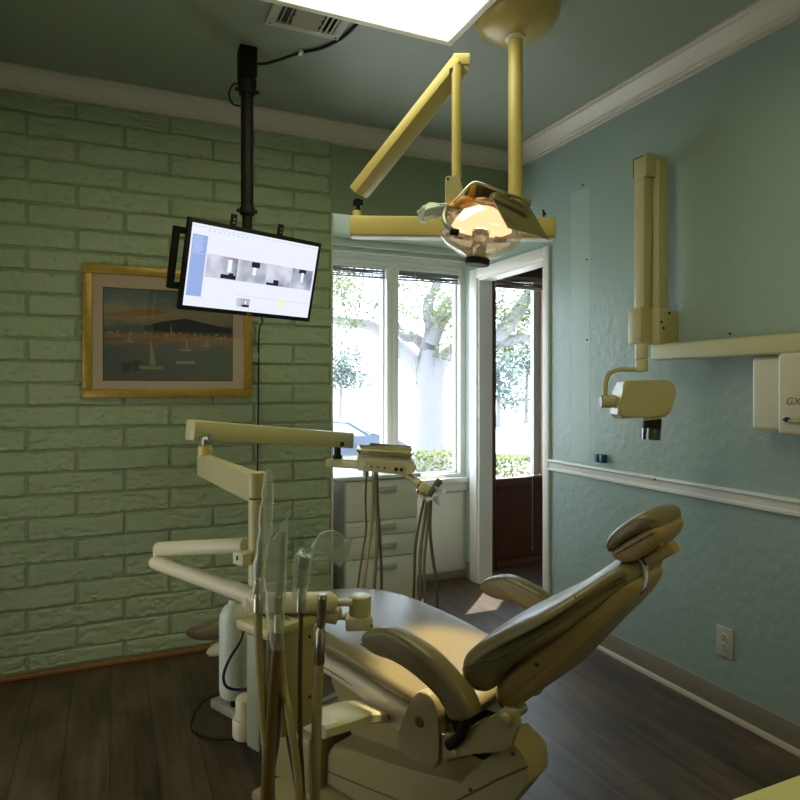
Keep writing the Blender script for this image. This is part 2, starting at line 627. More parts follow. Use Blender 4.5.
def block(x0, x1, z0, z1, seed):
    g = 0.0012
    x0 += g; x1 -= g; z0 += g; z1 -= g
    nx = max(6, int((x1 - x0) / 0.009)); nz = 12
    dep = 0.024 + random.uniform(-0.003, 0.003)
    tilt = random.uniform(-0.003, 0.003)
    grid = []
    for j in range(nz + 1):
        row = []
        for i in range(nx + 1):
            u, w = i / nx, j / nz
            x = x0 + (x1 - x0) * u
            z = z0 + (z1 - z0) * w
            e = min(u * (x1 - x0), (1 - u) * (x1 - x0), w * (z1 - z0), (1 - w) * (z1 - z0))
            roll = min(1, e / 0.0085)
            d = dep * (0.30 + 0.70 * math.sqrt(1 - (1 - roll) ** 2))
            q = V((x * 9 + seed, z * 22, seed * 1.7))
            nn = noise.noise(q) + 0.6 * noise.noise(q * 2.7)
            cr = abs(noise.noise(V((x * 16 + seed, z * 34, seed)))) 
            n3 = noise.noise(V((x * 70, z * 110, seed)))
            d += (0.0030 * nn + 0.0022 * n3 - 0.008 * max(0, 0.16 - cr) / 0.16 * (noise.noise(V((x * 5, z * 9, seed))) > -0.1)) * roll
            d += tilt * (w - 0.5)
            zz = z + 0.0022 * noise.noise(V((x * 6, seed, 3 + w)))
            xx = x + 0.0022 * noise.noise(V((z * 9, seed, 5 + u)))
            row.append(bm.verts.new((xx, ylim - d, zz)))
        grid.append(row)
    for j in range(nz):
        for i in range(nx):
            bm.faces.new((grid[j][i], grid[j][i + 1], grid[j + 1][i + 1], grid[j + 1][i]))
    # rim back to the mortar bed
    rim = grid[0] + [r[-1] for r in grid[1:]] + grid[-1][-2::-1] + [r[0] for r in grid[-2:0:-1]]
    back = [bm.verts.new((v.co.x, ylim - 0.001, v.co.z)) for v in rim]
    for i in range(len(rim)):
        k = (i + 1) % len(rim)
        bm.faces.new((rim[i], back[i], back[k], rim[k]))


k = 0
z1 = zt
while z1 > 0.02:
    z0 = max(z1 - CH, 0.028)
    jx = -0.4945 + 0.4064 * 3 if k % 2 == 0 else -0.284 + 0.4064 * 3   # joint phase
    # joints measured on two courses: x about -.49/-.09 and -.28/.12
    base = (-0.495 if k % 2 == 0 else -0.292) + 0.153
    x = base - BL * 2
    while x < XO:
        xa, xb = max(x, XL), min(x + BL, XO)
        if xb - xa > 0.03 and xb > XL:
            block(xa, xb, z0, z1, k * 7.3 + x * 3.1)
        x += BL
    z1 -= CH
    k += 1
# top course under the crown
x = -0.292 + 0.153 - BL * 2
while x < XO:
    xa, xb = max(x, XL), min(x + BL, XO)
    if xb - xa > 0.03 and xb > XL:
        block(xa, xb, zt, zt + 0.085, x * 5.1 + 99)
    x += BL
o = struct('wall_brick', bm, M['brick'], 'green painted slump block wall', angle=60)
bm = NB(); bb(bm, XL, XO - 0.006, YB - 0.013, YB + 0.001, 0, 2.62); struct('wall_mortar', bm, M['mortar'])
# the end of the block wall, painted white where it turns into the bay
bm = NB()
z = 0.0
prof = []
bb(bm, XO - 0.010, XO + 0.005, YB - 0.012, YW, 0, ZH, 0.002)
struct('trim_2', bm, M['white'])

# crown mouldings
CP = [(0, 0), (0, -0.012), (0.012, -0.014), (0.016, -0.026), (0.030, -0.040), (0.046, -0.058), (0.058, -0.076), (0.064, -0.078), (0.066, -0.086), (0.076, -0.090), (0.076, -0.104), (0.092, -0.104), (0.092, 0)]
# outline: x = distance from the ceiling edge back to the wall, z drop


def crown(name, a, b, inward):
    a, b, inward = V(a), V(b), V(inward)
    bm = NB()
    ra, rb = [], []
    for dx, dz in CP:
        off = inward * (0.092 - dx)
        ra.append(bm.verts.new(a + off + UP * dz * 0.9))
        rb.append(bm.verts.new(b + off + UP * dz * 0.9))
    n = len(CP)
    for i in range(n):
        bm.faces.new((ra[i], rb[i], rb[(i + 1) % n], ra[(i + 1) % n]))
    bm.faces.new(ra); bm.faces.new(rb[::-1])
    struct(name, bm, M['trim'], 'cream crown moulding', angle=25)


crown('trim_3', (XL, YB, ZC), (XR, YB, ZC), (0, -1, 0))
crown('trim_4', (XR, YN, ZC), (XR, YB, ZC), (-1, 0, 0))
crown('trim_5', (XL, YN, ZC), (XL, YB, ZC), (1, 0, 0))


# chair rail
bm = NB()
prism(bm, [(XR, 0.905), (XR - 0.022, 0.905), (XR - 0.026, 0.896), (XR - 0.014, 0.886), (XR - 0.012, 0.862), (XR - 0.018, 0.856), (XR - 0.018, 0.846), (XR - 0.008, 0.840), (XR, 0.840)], YN, 2.975)
struct('trim_6', bm, M['white'], 'white chair rail', angle=25)
# baseboards
bm = NB(); bb(bm, XR - 0.008, XR, YN, 2.975, 0.0, 0.102, 0.003); struct('baseboard_right', bm, M['base'])
bm = NB(); prism(bm, [(XR - 0.008, 0), (XR - 0.024, 0), (XR - 0.022, 0.009), (XR - 0.016, 0.015), (XR - 0.008, 0.018)], YN, 2.975); struct('baseboard_right_edge', bm, M['qround'])
bm = NB(); bb(bm, XL, XO, YB - 0.036, YB - 0.012, 0, 0.024, 0.006); struct('baseboard_brick', bm, M['oak'])
bm = NB(); bb(bm, XL, XL + 0.01, YN, YB - 0.04, 0, 0.1, 0.003); struct('baseboard_left', bm, M['base'])
bm = NB(); bb(bm, XO + 0.01, XR, YW - 0.02, YW, 0, 0.05, 0.006); struct('baseboard_window', bm, M['base'])
bm = NB(); bb(bm, XR - 0.012, XR, DY1 + 0.092, YW - 0.02, 0, 0.11, 0.003); struct('baseboard_bay', bm, M['base'])

# window wall
bm = NB()
bb(bm, XO, XR, YW, YW + 0.1, 0, 0.655)
bb(bm, XO, XR, YW, YW + 0.1, 2.135, ZH)
struct('wall_window', bm, M['white'])
bm = NB(); bb(bm, XO, XR, YW - 0.018, YW, 2.165, 2.18, 0.004); bb(bm, XO, XR, YW - 0.03, YW, 2.2, ZH, 0.004); struct('trim_7', bm, M['frame'])
bm = NB(); bb(bm, XO + 0.004, XR, YW - 0.05, YW + 0.05, 0.655, 0.69, 0.006); bb(bm, XO + 0.004, XR, YW - 0.03, YW, 0.60, 0.655, 0.003); struct('trim_8', bm, M['white'], 'white window sill')
bm = NB(); bb(bm, XO + 0.02, 1.64, YW - 0.012, YW, 0.06, 0.59, 0.004); bb(bm, 1.70, XR - 0.02, YW - 0.012, YW, 0.06, 0.59, 0.004); struct('trim_9', bm, M['white'])


def window(name, x0, x1, z0, z1, y, fw, m, m2, label):
    bm = NB()
    for a in ((x0, x0 + fw, z0, z1), (x1 - fw, x1, z0, z1), (x0 + fw, x1 - fw, z0, z0 + fw * 0.6), (x0 + fw, x1 - fw, z1 - fw * 0.8, z1)):
        bb(bm, a[0], a[1], y, y + 0.07, a[2], a[3], 0.003)
    w = struct(name, bm, m, label)
    # inner metal stop
    bm = NB()
    e = fw
    for a in ((x0 + e, x0 + e + 0.008, z0 + e * 0.6, z1 - e * 0.8), (x1 - e - 0.014, x1 - e, z0 + e * 0.6, z1 - e * 0.8), (x0 + e, x1 - e, z0 + e * 0.6, z0 + e * 0.6 + 0.008)):
        bb(bm, a[0], a[1], y + 0.045, y + 0.09, a[2], a[3])
    struct('window_frame', bm, m2, parent=w)
    bm = NB(); bb(bm, x0 + fw, x1 - fw, y + 0.055, y + 0.059, z0 + 0.02, z1 - 0.03)
    struct('window_pane', bm, M['glass'], parent=w)
    return w


window('window_1', XO + 0.004, 1.698, 0.69, 2.135, YW, 0.043, M['white'], M['ctop'], 'white framed window pane beside the brick wall')
window('window_2', 1.698, XR, 0.69, 2.135, YW, 0.040, M['white'], M['ctop'], 'white framed window pane near the doorway')

# doorway casing and jambs
CW, CT = 0.064, 0.016
bm = NB()
for x0, x1 in ((XR - CT, XR), (XR + WT, XR + WT + CT)):
    bb(bm, x0, x1, DY1, DY1 + 0.09, 0, DZ + CW, 0.004)
    bb(bm, x0, x1, DY0 - 0.055, DY0, 0, DZ + CW, 0.004)
    bb(bm, x0, x1, DY0, DY1, DZ, DZ + CW, 0.004)
bb(bm, XR - 0.002, XR + WT + 0.002, DY1 - 0.016, DY1 + 0.001, 0, DZ)
bb(bm, XR - 0.002, XR + WT + 0.002, DY0 - 0.001, DY0 + 0.016, 0, DZ)
bb(bm, XR - 0.002, XR + WT + 0.002, DY0 + 0.016, DY1 - 0.016, DZ - 0.016, DZ + 0.001)
struct('door_1', bm, M['white'], 'white cased doorway opening')

# entry beyond: mahogany storefront with one window
YE = 4.02
bm = NB()
bb(bm, XR + WT, 2.52, YE, YE + 0.1, 0, ZC)
bb(bm, 3.06, XE, YE, YE + 0.1, 0, ZC)
bb(bm, 2.535, 3.06, YE, YE + 0.1, 2.16, ZC)
bb(bm, 2.52, 3.06, YE + 0.03, YE + 0.1, 0, 0.60)
struct('wall_entry', bm, M['brown'], 'dark mahogany panelled entry wall')
bm = NB()
bb(bm, 2.45, 3.06, YE - 0.035, YE + 0.03, 0.59, 0.648, 0.004)
bb(bm, 2.45, 2.53, YE - 0.03, YE + 0.03, 0, 2.16, 0.004)
bb(bm, 3.005, 3.06, YE - 0.03, YE + 0.03, 0, 2.16, 0.004)
bb(bm, 2.545, 3.005, YE - 0.03, YE + 0.03, 2.11, 2.16, 0.004)
bb(bm, 2.545, 3.005, YE - 0.03, YE + 0.03, 0, 0.05, 0.004)
wf3 = struct('window_3', bm, M['brown'], 'mahogany framed window beyond the doorway')
bm = NB()
bb(bm, 2.955, 3.005, YE - 0.01, YE + 0.06, 0.648, 2.11, 0.003)
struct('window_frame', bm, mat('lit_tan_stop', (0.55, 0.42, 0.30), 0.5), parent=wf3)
bm = NB()
bb(bm, 2.90, 2.955, YE + 0.035, YE + 0.075, 0.648, 2.11, 0.002)
struct('window_frame', bm, M['ctop'], parent=wf3)
bm = NB(); bb(bm, 2.53, 2.955, YE + 0.05, YE + 0.054, 0.64, 2.11); struct('window_pane', bm, M['glass'], parent=wf3)
bm = NB(); bb(bm, XE, XE + 0.1, 1.4, YE, 0, ZC); bb(bm, XR + WT, XE, 1.4, 1.5, 0, ZC); struct('wall_entry_far', bm, M['wall'])
bm = NB(); bb(bm, XR + WT, 2.50, YE - 0.014, YE, 0, 0.1, 0.003); struct('baseboard_entry', bm, M['base'])


# added fill light out of view: glowing pane framed like a window, left wall
w4 = window('added_fill_window', 0, 1.3, 0.3, 1.45, 0, 0.05, M['white'], M['ctop'], 'added unseen fill light pane in the left wall')
for c_ in list(w4.children):
    bpy.data.objects.remove(c_)
w4.rotation_euler = (0, 0, PI / 2); w4.location = (XL + 0.07, 1.15, 0)
bm = NB(); bb(bm, 0.05, 1.25, 0.04, 0.044, 0.33, 1.41); struct('window_pane', bm, emit('added_fill_pane_glow', (1.0, 0.99, 0.86), 1.9), parent=w4)


# ------------------------------------------------------------------ blinds
def blind(x0, x1, y, z1, m, label, drop=0.075, cordx=None, ch=1.3, group=None):
    t = thing('window_blind', label, 'blind', ((x0 + x1) / 2, y, z1 - drop), group=group)
    bm = NB(); bb(bm, x0, x1, y - 0.018, y + 0.018, z1 - 0.022, z1, 0.002); part('headrail', bm, M['white'] if m is M['blind'] else m, t)
    bm = NB()
    n = 9
    for i in range(n):
        z = z1 - 0.026 - i * (drop - 0.036) / n
        tilt = Matrix.Rotation(random.uniform(-0.25, 0.25), 3, 'X') @ Matrix.Rotation(random.uniform(-0.012, 0.012), 3, 'Y')
        box(bm, ((x0 + x1) / 2 + random.uniform(-0.003, 0.003), y, z), (x1 - x0 - 0.012, 0.026, 0.0034), 0, tilt)
    part('slat_stack', bm, m, t)
    bm = NB(); bb(bm, x0 + 0.004, x1 - 0.004, y - 0.012, y + 0.012, z1 - drop, z1 - drop + 0.009, 0.002); part('bottom_rail', bm, m, t)
    if cordx:
        bm = NB(); tube(bm, [(cordx, y - 0.02, z1 - 0.01), (cordx + 0.004, y - 0.03, z1 - ch * 0.5), (cordx, y - 0.035, z1 - ch)], 0.0016, 6, 6); part('pull_cord', bm, M['cord'], t)
        bm = NB(); cyl(bm, (cordx, y - 0.035, z1 - ch - 0.03), (cordx, y - 0.035, z1 - ch), 0.005, 0.003, 8); part('cord_tassel', bm, M['cord'], t)
    return t


blind(XO + 0.05, 1.652, YW + 0.02, 2.10, M['blind'], 'raised grey slatted blind in the left window pane beside brick', 0.085, 1.40, 0.9)
blind(1.742, 2.198, YW + 0.02, 2.10, M['blind'], 'raised grey slatted blind in the right window pane by the doorway', 0.085, 1.86, 0.75)
blind(2.50, 3.0, YE - 0.052, 2.105, M['tblind'], 'raised taupe blind in the mahogany window beyond the doorway', 0.088, 2.80, 1.95)

# ------------------------------------------------------------------ outside
bm = NB()
pts = []
ny, nx = 24, 20
g = []
for j in range(ny + 1):
    y = 4.2 + (j / ny) ** 2 * 120
    row = []
    for i in range(nx + 1):
        x = -50 + i / nx * 140
        d = y
        z = -0.35 - 0.75 * min(1, max(0, (d - 4) / 15))
        row.append(bm.verts.new((x, y, z)))
    g.append(row)
for j in range(ny):
    for i in range(nx):
        bm.faces.new((g[j][i], g[j][i + 1], g[j + 1][i + 1], g[j + 1][i]))
struct('ground', bm, M['pave'], 'pale sunlit pavement outside')


def gz(y):
    return -0.35 - 0.75 * min(1, max(0, (y - 4) / 15))


def leaves(bm, centre, rad, n, size, squash=1.0, shell=0.0):
    c = V(centre)
    for _ in range(n):
        while True:
            p = V((random.uniform(-1, 1), random.uniform(-1, 1), random.uniform(-1, 1)))
            if shell <= p.length <= 1:
                break
        q = c + V((p.x * rad, p.y * rad, p.z * rad * squash))
        s = size * random.uniform(0.6, 1.3)
        a = V((random.uniform(-1, 1), random.uniform(-1, 1), random.uniform(-1, 1))).normalized()
        b = a.orthogonal().normalized()
        a *= s; b *= s * 0.55
        bm.faces.new([bm.verts.new(q - a), bm.verts.new(q - b * 0.9), bm.verts.new(q + a), bm.verts.new(q + b)])


T0 = at(432, 452, 14.0)
tb = V((T0.x, T0.y, gz(T0.y)))
tree = thing('shade_tree', 'large grey trunked spreading tree seen through the right window pane', 'tree', tb)


def tp(x, y, d=14.0):
    return at(x, y, d)


bm = NB()
tube(bm, [tb - UP * 0.1, tp(432, 455), tp(431, 430), tp(431, 400), tp(430, 382), tp(430, 366), tp(430, 350)], [0.62, 0.40, 0.28, 0.25, 0.30, 0.26, 0.16], 18, 5)
br = [
    ([(431, 392), (437, 370), (448, 355), (465, 345), (490, 330)], [0.14, 0.18, 0.17, 0.13, 0.08], 13.9),
    ([(430, 394), (420, 370), (405, 354), (392, 342), (372, 326), (345, 322), (325, 318)], [0.14, 0.19, 0.18, 0.16, 0.12, 0.10, 0.07], 14.1),
    ([(430, 378), (429, 355), (432, 330), (428, 305), (438, 280), (432, 255)], [0.28, 0.24, 0.17, 0.12, 0.09, 0.06], 14.3),
    ([(431, 345), (440, 325), (450, 312), (462, 305)], [0.17, 0.13, 0.10, 0.07], 14.0),
    ([(429, 350), (415, 338), (402, 335), (385, 300)], [0.15, 0.12, 0.09, 0.06], 14.5),
    ([(432, 322), (446, 305), (462, 292), (480, 285)], [0.12, 0.09, 0.07, 0.05], 14.0),
    ([(490, 345), (505, 330), (522, 305), (532, 290), (545, 270)], [0.10, 0.16, 0.14, 0.10, 0.07], 13.4),
    ([(465, 345), (500, 344), (520, 338), (540, 340)], [0.13, 0.12, 0.10, 0.06], 13.5),
]
for pp, rr, dd in br:
    tube(bm, [tp(x, y, dd) for x, y in pp], rr, 14, 5)
part('trunk', bm, M['bark'], tree, 'pale grey trunk and forking limbs')
bm = NB()
for _ in range(120):
    x = random.uniform(325, 560); y = random.uniform(225, 330)
    if 380 < x < 470 and y > 300 and random.random() < 0.6:
        continue
    if 332 < x < 390 and y > 318:
        continue
    leaves(bm, tp(x, y, random.uniform(12.5, 15.5)), random.uniform(0.25, 0.62), 85, 0.052, 0.8)
for x, y in ((445, 352), (455, 332), (460, 340), (350, 322), (520, 350), (505, 330), (500, 310), (515, 322), (500, 345), (535, 315), (440, 318)):
    leaves(bm, tp(x, y, 13.5), 0.33, 90, 0.05, 0.6)
part('foliage', bm, M['leaf'], tree, 'yellow green leaves', smooth=False)

# clipped hedges
for (cx, cy, d, w, h, lab) in ((446, 466, 8.0, 0.62, 0.46, 'clipped yellow green hedge beyond the right window pane'), (508, 470, 8.0, 0.62, 0.40, 'low rounded hedge seen through the mahogany window'), (352, 470, 9.5, 0.8, 0.42, 'low hedge below the parked car')):
    c = at(cx, cy, d)
    z0 = gz(c.y)
    hh = c.z + 0.16 - z0
    bm = NB()
    for _ in range(2600):
        q = V((c.x + random.uniform(-w / 2, w / 2), c.y + random.uniform(-0.25, 0.25), z0 + hh * random.random()))
        if random.random() < 0.7:
            k = random.randrange(3)
            if k == 0: q.z = z0 + hh + random.uniform(-0.02, 0.015)
            elif k == 1: q.y = c.y - 0.25 + random.uniform(-0.02, 0.02)
            else: q.x = c.x - w / 2 + random.uniform(-0.02, 0.02)
        a = V((random.uniform(-1, 1), random.uniform(-1, 1), random.uniform(-1, 1))).normalized()
        b = a.orthogonal().normalized()
        a *= 0.03; b *= 0.017
        bm.faces.new([bm.verts.new(q - a), bm.verts.new(q - b), bm.verts.new(q + a), bm.verts.new(q + b)])
    single('clipped_hedge', bm, M['hedge'], lab, 'hedge', smooth=False)

# distant bushes
for (cx, cy, d, r, lab) in ((340, 370, 45, 2.6, 'hazy blue green bush far behind the parked car'), (498, 372, 40, 2.4, 'distant pale bush left of centre in the mahogany window'), (526, 362, 44, 2.6, 'distant pale bush at the right of the mahogany window')):
    c = at(cx, cy, d)
    t = thing('distant_bush', lab, 'bush', (c.x, c.y, gz(c.y)))
    bm = NB()
    for _ in range(24):
        leaves(bm, (c.x + random.gauss(0, r * 0.45), c.y + random.gauss(0, 0.5), c.z + random.gauss(0, r * 0.35)), r * 0.35, 60, 0.17)
    part('foliage', bm, M['farleaf'], t, smooth=False)
    bm = NB(); tube(bm, [(c.x, c.y, gz(c.y) - 0.05), (c.x + 0.1, c.y, c.z)], [0.16, 0.08], 8); part('stem', bm, M['bark'], t)

# parked car, seen side-on
CD = 20.0
cc = at(333, 452, CD)
car_y = cc.y
zg = gz(cc.y)
car = thing('parked_car', 'blue grey parked car outside the left window pane', 'car', (cc.x, cc.y, zg), -0.22)
CS = 1.0
body = [(-2.2, 0.25), (-2.25, 0.7), (-2.1, 0.92), (-1.5, 0.98), (-0.9, 1.36), (-0.3, 1.46), (0.4, 1.42), (1.0, 1.02), (1.1, 0.97), (1.9, 0.86), (2.2, 0.68), (2.25, 0.35), (2.1, 0.22)]
bm = NB(); prism(bm, body, -0.85, 0.85, 'y', 0.09, 3); part('body', bm, M['carblue'], car, local=True)
bm = NB(); prism(bm, [(-1.30, 0.98), (-0.84, 1.30), (-0.3, 1.38), (-0.3, 0.98)], -0.862, 0.862, 'y')
prism(bm, [(-0.22, 0.98), (-0.22, 1.385), (0.33, 1.34), (0.85, 1.02), (0.86, 0.98)], -0.862, 0.862, 'y'); part('side_window', bm, M['carglass'], car, local=True)
for wx in (-1.4, 1.4):
    for wy in (-0.8, 0.8):
        bm = NB(); cyl(bm, (wx, wy - 0.1, 0.32), (wx, wy + 0.1, 0.32), 0.32, None, 24, 0.02); wl = part('wheel', bm, M['tyre'], car, local=True)
        bm = NB(); s = -1 if wy < 0 else 1; cyl(bm, (wx, wy + s * 0.09, 0.32), (wx, wy + s * 0.108, 0.32), 0.2, None, 16); part('hubcap', bm, M['steel'], wl, local=True)

# ------------------------------------------------------------------ drawer cabinet in the bay
cab = thing('drawer_cabinet', 'off white drawer cabinet with a counter under the window', 'cabinet', (1.40, 3.62, 0))
cx0, cx1, cy0, cy1 = 1.182, 1.62, 3.39, 3.86
bm = NB(); bb(bm, cx0, cx1, cy0 + 0.018, cy1, 0.0, 0.79); part('carcass', bm, M['cabinet'], cab)
bm = NB(); bb(bm, XO + 0.012, cx1 + 0.015, cy0 - 0.016, cy1 + 0.015, 0.79, 0.812, 0.006); part('countertop', bm, M['ctop'], cab, 'pale grey white top')
zs = [(0.045, 0.345), (0.352, 0.47), (0.477, 0.555), (0.562, 0.782)]
for z0, z1 in zs:
    bm = NB(); bb(bm, cx0 + 0.003, cx1 - 0.003, cy0, cy0 + 0.018, z0, z1, 0.0025); dr = part('drawer', bm, M['cabinet'], cab)
    zc = z1 - 0.055 if z1 - z0 > 0.15 else (z0 + z1) / 2
    bm = NB(); prism(bm, [(1.355, zc + 0.014), (1.48, zc + 0.018), (1.48, zc - 0.004), (1.47, zc - 0.012), (1.355, zc - 0.012)], cy0 - 0.016, cy0 + 0.001, 'y', 0.003); part('handle', bm, M['handle'], dr)
    bm = NB(); bb(bm, 1.205, 1.265, cy0 - 0.002, cy0, z1 - 0.028, z1 - 0.0255); part('short_grey_line', bm, M['handle'], dr)  # short thin grey line near the top left of each drawer front

# ------------------------------------------------------------------ near counter (corner of the picture)
yc = thing('base_cabinet', 'pale yellow topped counter in the near right corner', 'cabinet', (1.45, 0.28, 0))
bm = NB(); bb(bm, 0.66, XR - 0.03, 0.0, 0.563, 0.762, 0.80, 0.006); part('countertop', bm, M['ycount'], yc)
bm = NB(); bb(bm, 0.70, XR - 0.03, 0.02, 0.53, 0.0, 0.762, 0.004); part('carcass', bm, M['cabinet'], yc)
for i in range(3):
    x = 0.72 + i * 0.5
    bm = NB(); bb(bm, x, x + 0.47, 0.53, 0.548, 0.09, 0.74, 0.003); dd = part('door', bm, M['cabinet'], yc)
    bm = NB(); cyl(bm, (x + 0.42, 0.547, 0.62), (x + 0.42, 0.567, 0.62), 0.012, None, 14, 0.003); part('knob', bm, M['handle'], dd)

# ------------------------------------------------------------------ wall fittings on the right wall
t = thing('wall_outlet', 'cream duplex power outlet low on the blue wall', 'outlet', (XR, 1.848, 0.235))
oy, oz = 1.848, 0.288
bm = NB(); bb(bm, XR - 0.006, XR, oy - 0.038, oy + 0.038, oz - 0.06, oz + 0.06, 0.003); part('cover_plate', bm, M['outlet'], t)
for s in (-1, 1):
    bm = NB(); cyl(bm, (XR - 0.0085, oy, oz + s * 0.02), (XR - 0.005, oy, oz + s * 0.02), 0.0165, None, 20, 0.001); so = part('socket', bm, M['outlet'], t)
    bm = NB()
    for q in (-0.006, 0.006):
        bb(bm, XR - 0.009, XR - 0.008, oy + q - 0.0012, oy + q + 0.0012, oz + s * 0.02 - 0.001, oz + s * 0.02 + 0.009)
    cyl(bm, (XR - 0.009, oy, oz + s * 0.02 - 0.008), (XR - 0.008, oy, oz + s * 0.02 - 0.008), 0.0022, None, 8)
    part('slots', bm, M['dark'], so)
bm = NB(); cyl(bm, (XR - 0.0075, oy, oz), (XR - 0.006, oy, oz), 0.003, None, 10); part('screw', bm, M['steel'], t)

bm = NB()
by, bz = 2.553, 0.95
bb(bm, XR - 0.006, XR, by - 0.03, by + 0.03, bz - 0.02, bz + 0.02, 0.002)
bb(bm, XR - 0.03, XR - 0.006, by - 0.028, by - 0.006, bz - 0.02, bz + 0.02, 0.003)
bb(bm, XR - 0.03, XR - 0.006, by + 0.006, by + 0.028, bz - 0.02, bz + 0.02, 0.003)
single('wall_clip', bm, M['blue'], 'small dark blue holder clip on the wall just above the chair rail', 'clip')
for (hy, hz, lab) in ((2.702, 2.352, 'small nail hole above the top of the pale paint strip'), (2.672, 1.961, 'small nail hole in the upper part of the pale paint strip'), (2.671, 1.547, 'small nail hole in the lower part of the pale paint strip'), (1.825, 1.515, 'nail standing just above the cream wall channel'), (2.19, 0.893, 'dark chip in the white chair rail')):
    bm = NB(); q = 0.024 if hz < 1 else 0; cyl(bm, (XR - 0.004 - q, hy, hz), (XR - q + 0.001, hy, hz), 0.005, 0.004, 8); single('nail', bm, M['dark'], lab, 'nail')

# x-ray wall channel
ch = thing('wall_channel', 'long cream horizontal arm channel on the right wall', 'wall channel', (2.16, 0.9, 1.40))
bm = NB(); bb(bm, 2.118, 2.185, -0.1, 2.12, 1.418, 1.487, 0.01, 3); part('channel', bm, M['cream'], ch)
bm = NB(); bb(bm, 2.185, XR - 0.0005, -0.08, 2.06, 1.43, 1.475, 0.003); part('wall_plate', bm, M['cream'], ch)

# folded x-ray arm
xr = thing('xray_machine', 'cream wall mounted dental x-ray arm folded upright', 'x-ray machine', (2.13, 2.1, 1.3))
bm = NB(); bb(bm, 2.131, 2.190, 2.085, 2.16, 1.55, 2.27, 0.006); part('rear_arm', bm, M['cream'], xr)
bm = NB(); prism(bm, [(2.078, 1.60), (2.120, 1.60), (2.135, 2.27), (2.082, 2.27)], 2.117, 2.175, 'y', 0.005); part('front_arm', bm, M['cream'], xr)
bm = NB(); bb(bm, 2.075, 2.199, 2.100, 2.185, 2.200, 2.302, 0.008); part('top_joint', bm, M['cream'], xr)
bm = NB(); bb(bm, 2.0735, 2.076, 2.115, 2.175, 2.287, 2.290); bb(bm, 2.0735, 2.076, 2.172, 2.175, 2.205, 2.287); part('seam', bm, M['dark'], xr)
bm = NB(); bb(bm, 2.062, 2.144, 2.117, 2.195, 1.49, 1.645, 0.006); lj = part('lower_joint', bm, M['cream'], xr)
bm = NB(); bb(bm, 2.128, 2.200, 2.080, 2.16, 1.488, 1.640, 0.006); bb(bm, 2.198, XR - 0.0005, 2.085, 2.16, 1.50, 1.63, 0.002); lj2 = part('rear_bracket', bm, M['cream'], xr)
for q in ((2.140, 1.58), (2.152, 1.555), (2.185, 1.62)):
    bm = NB(); cyl(bm, (q[0], 2.077, q[1]), (q[0], 2.081, q[1]), 0.006, None, 10); part('screw', bm, M['dark'], lj2)
for q in (0.0, 0.03):
    bm = NB(); cyl(bm, (2.145 + q, 2.11, 1.480), (2.145 + q, 2.11, 1.49), 0.008, None, 10); part('stud', bm, M['chrome'], lj2)
dn = 2.50
K = dn / FPX
bm = NB(); a0, a1 = at(641.5, 344, dn), at(641.5, 371, dn)
cyl(bm, a0, at(641.5, 359, dn), 0.0245, None, 20, 0.002); cyl(bm, at(641.5, 359.6, dn), a1, 0.0235, None, 20, 0.002); part('swivel_neck', bm, M['ivory'], xr)
bm = NB(); tube(bm, [at(644, 369.5, dn), at(632, 369.5, dn), at(617, 370, dn), at(609, 374, dn), at(605.5, 383, dn), at(605, 396, dn)], [0.009, 0.009, 0.009, 0.009, 0.010, 0.011], 12, 5); part('yoke', bm, M['cream'], xr)
bm = NB(); cyl(bm, at(601, 401.5, dn), at(616, 401.5, dn), 0.0245, None, 24, 0.004); kn = part('pivot', bm, M['cream'], xr)
bm = NB(); cyl(bm, at(600.4, 401.5, dn), at(601.4, 401.5, dn), 0.022, None, 24); part('pivot_cap', bm, M['hose_brown'], kn)
# tube head, an upright rounded box with its own yaw
hd = at(643, 399, dn)
ex, ey = RT, FW


def head_poly(pts, d0, d1, bev, m, name, par):
    bm = NB()
    a = [bm.verts.new(at(x, y, dn) + FW * d0) for x, y in pts]
    b = [bm.verts.new(at(x, y, dn) + FW * d1) for x, y in pts]
    n = len(pts)
    fs = [bm.faces.new(a), bm.faces.new(b[::-1])]
    for i in range(n):
        bm.faces.new((a[i], b[i], b[(i + 1) % n], a[(i + 1) % n]))
    es = list({e for f in fs for e in f.edges})
    bmesh.ops.bevel(bm, geom=es, offset=bev, segments=4, affect='EDGES')
    return part(name, bm, m, par, angle=50)


head_poly([(621, 382), (626, 380.5), (662, 380), (669, 383), (672, 390), (670, 398), (666, 412), (661, 417), (640, 417), (618, 418.5), (614, 414), (616, 401), (619, 387)], -0.05, 0.06, 0.012, M['cream'], 'tube_head', xr)
bm = NB(); cyl(bm, at(650.5, 413, dn), at(651.5, 419, dn), 0.036, None, 24); part('cone_collar', bm, M['cream'], xr)
bm = NB(); lathe(bm, [(0.034, 0.0), (0.036, -0.005), (0.036, -0.038)], Matrix.Translation(at(652, 418.5, dn)) @ Matrix.Rotation(0.08, 4, 'Y'), 28); part('collimator_ring', bm, M['black'], xr)
bm = NB(); lathe(bm, [(0.035, -0.036), (0.035, -0.082), (0.033, -0.082), (0.033, -0.036)], Matrix.Translation(at(652, 418.5, dn)) @ Matrix.Rotation(0.08, 4, 'Y'), 28); part('cone', bm, M['smoke'], xr, 'smoked clear cone')

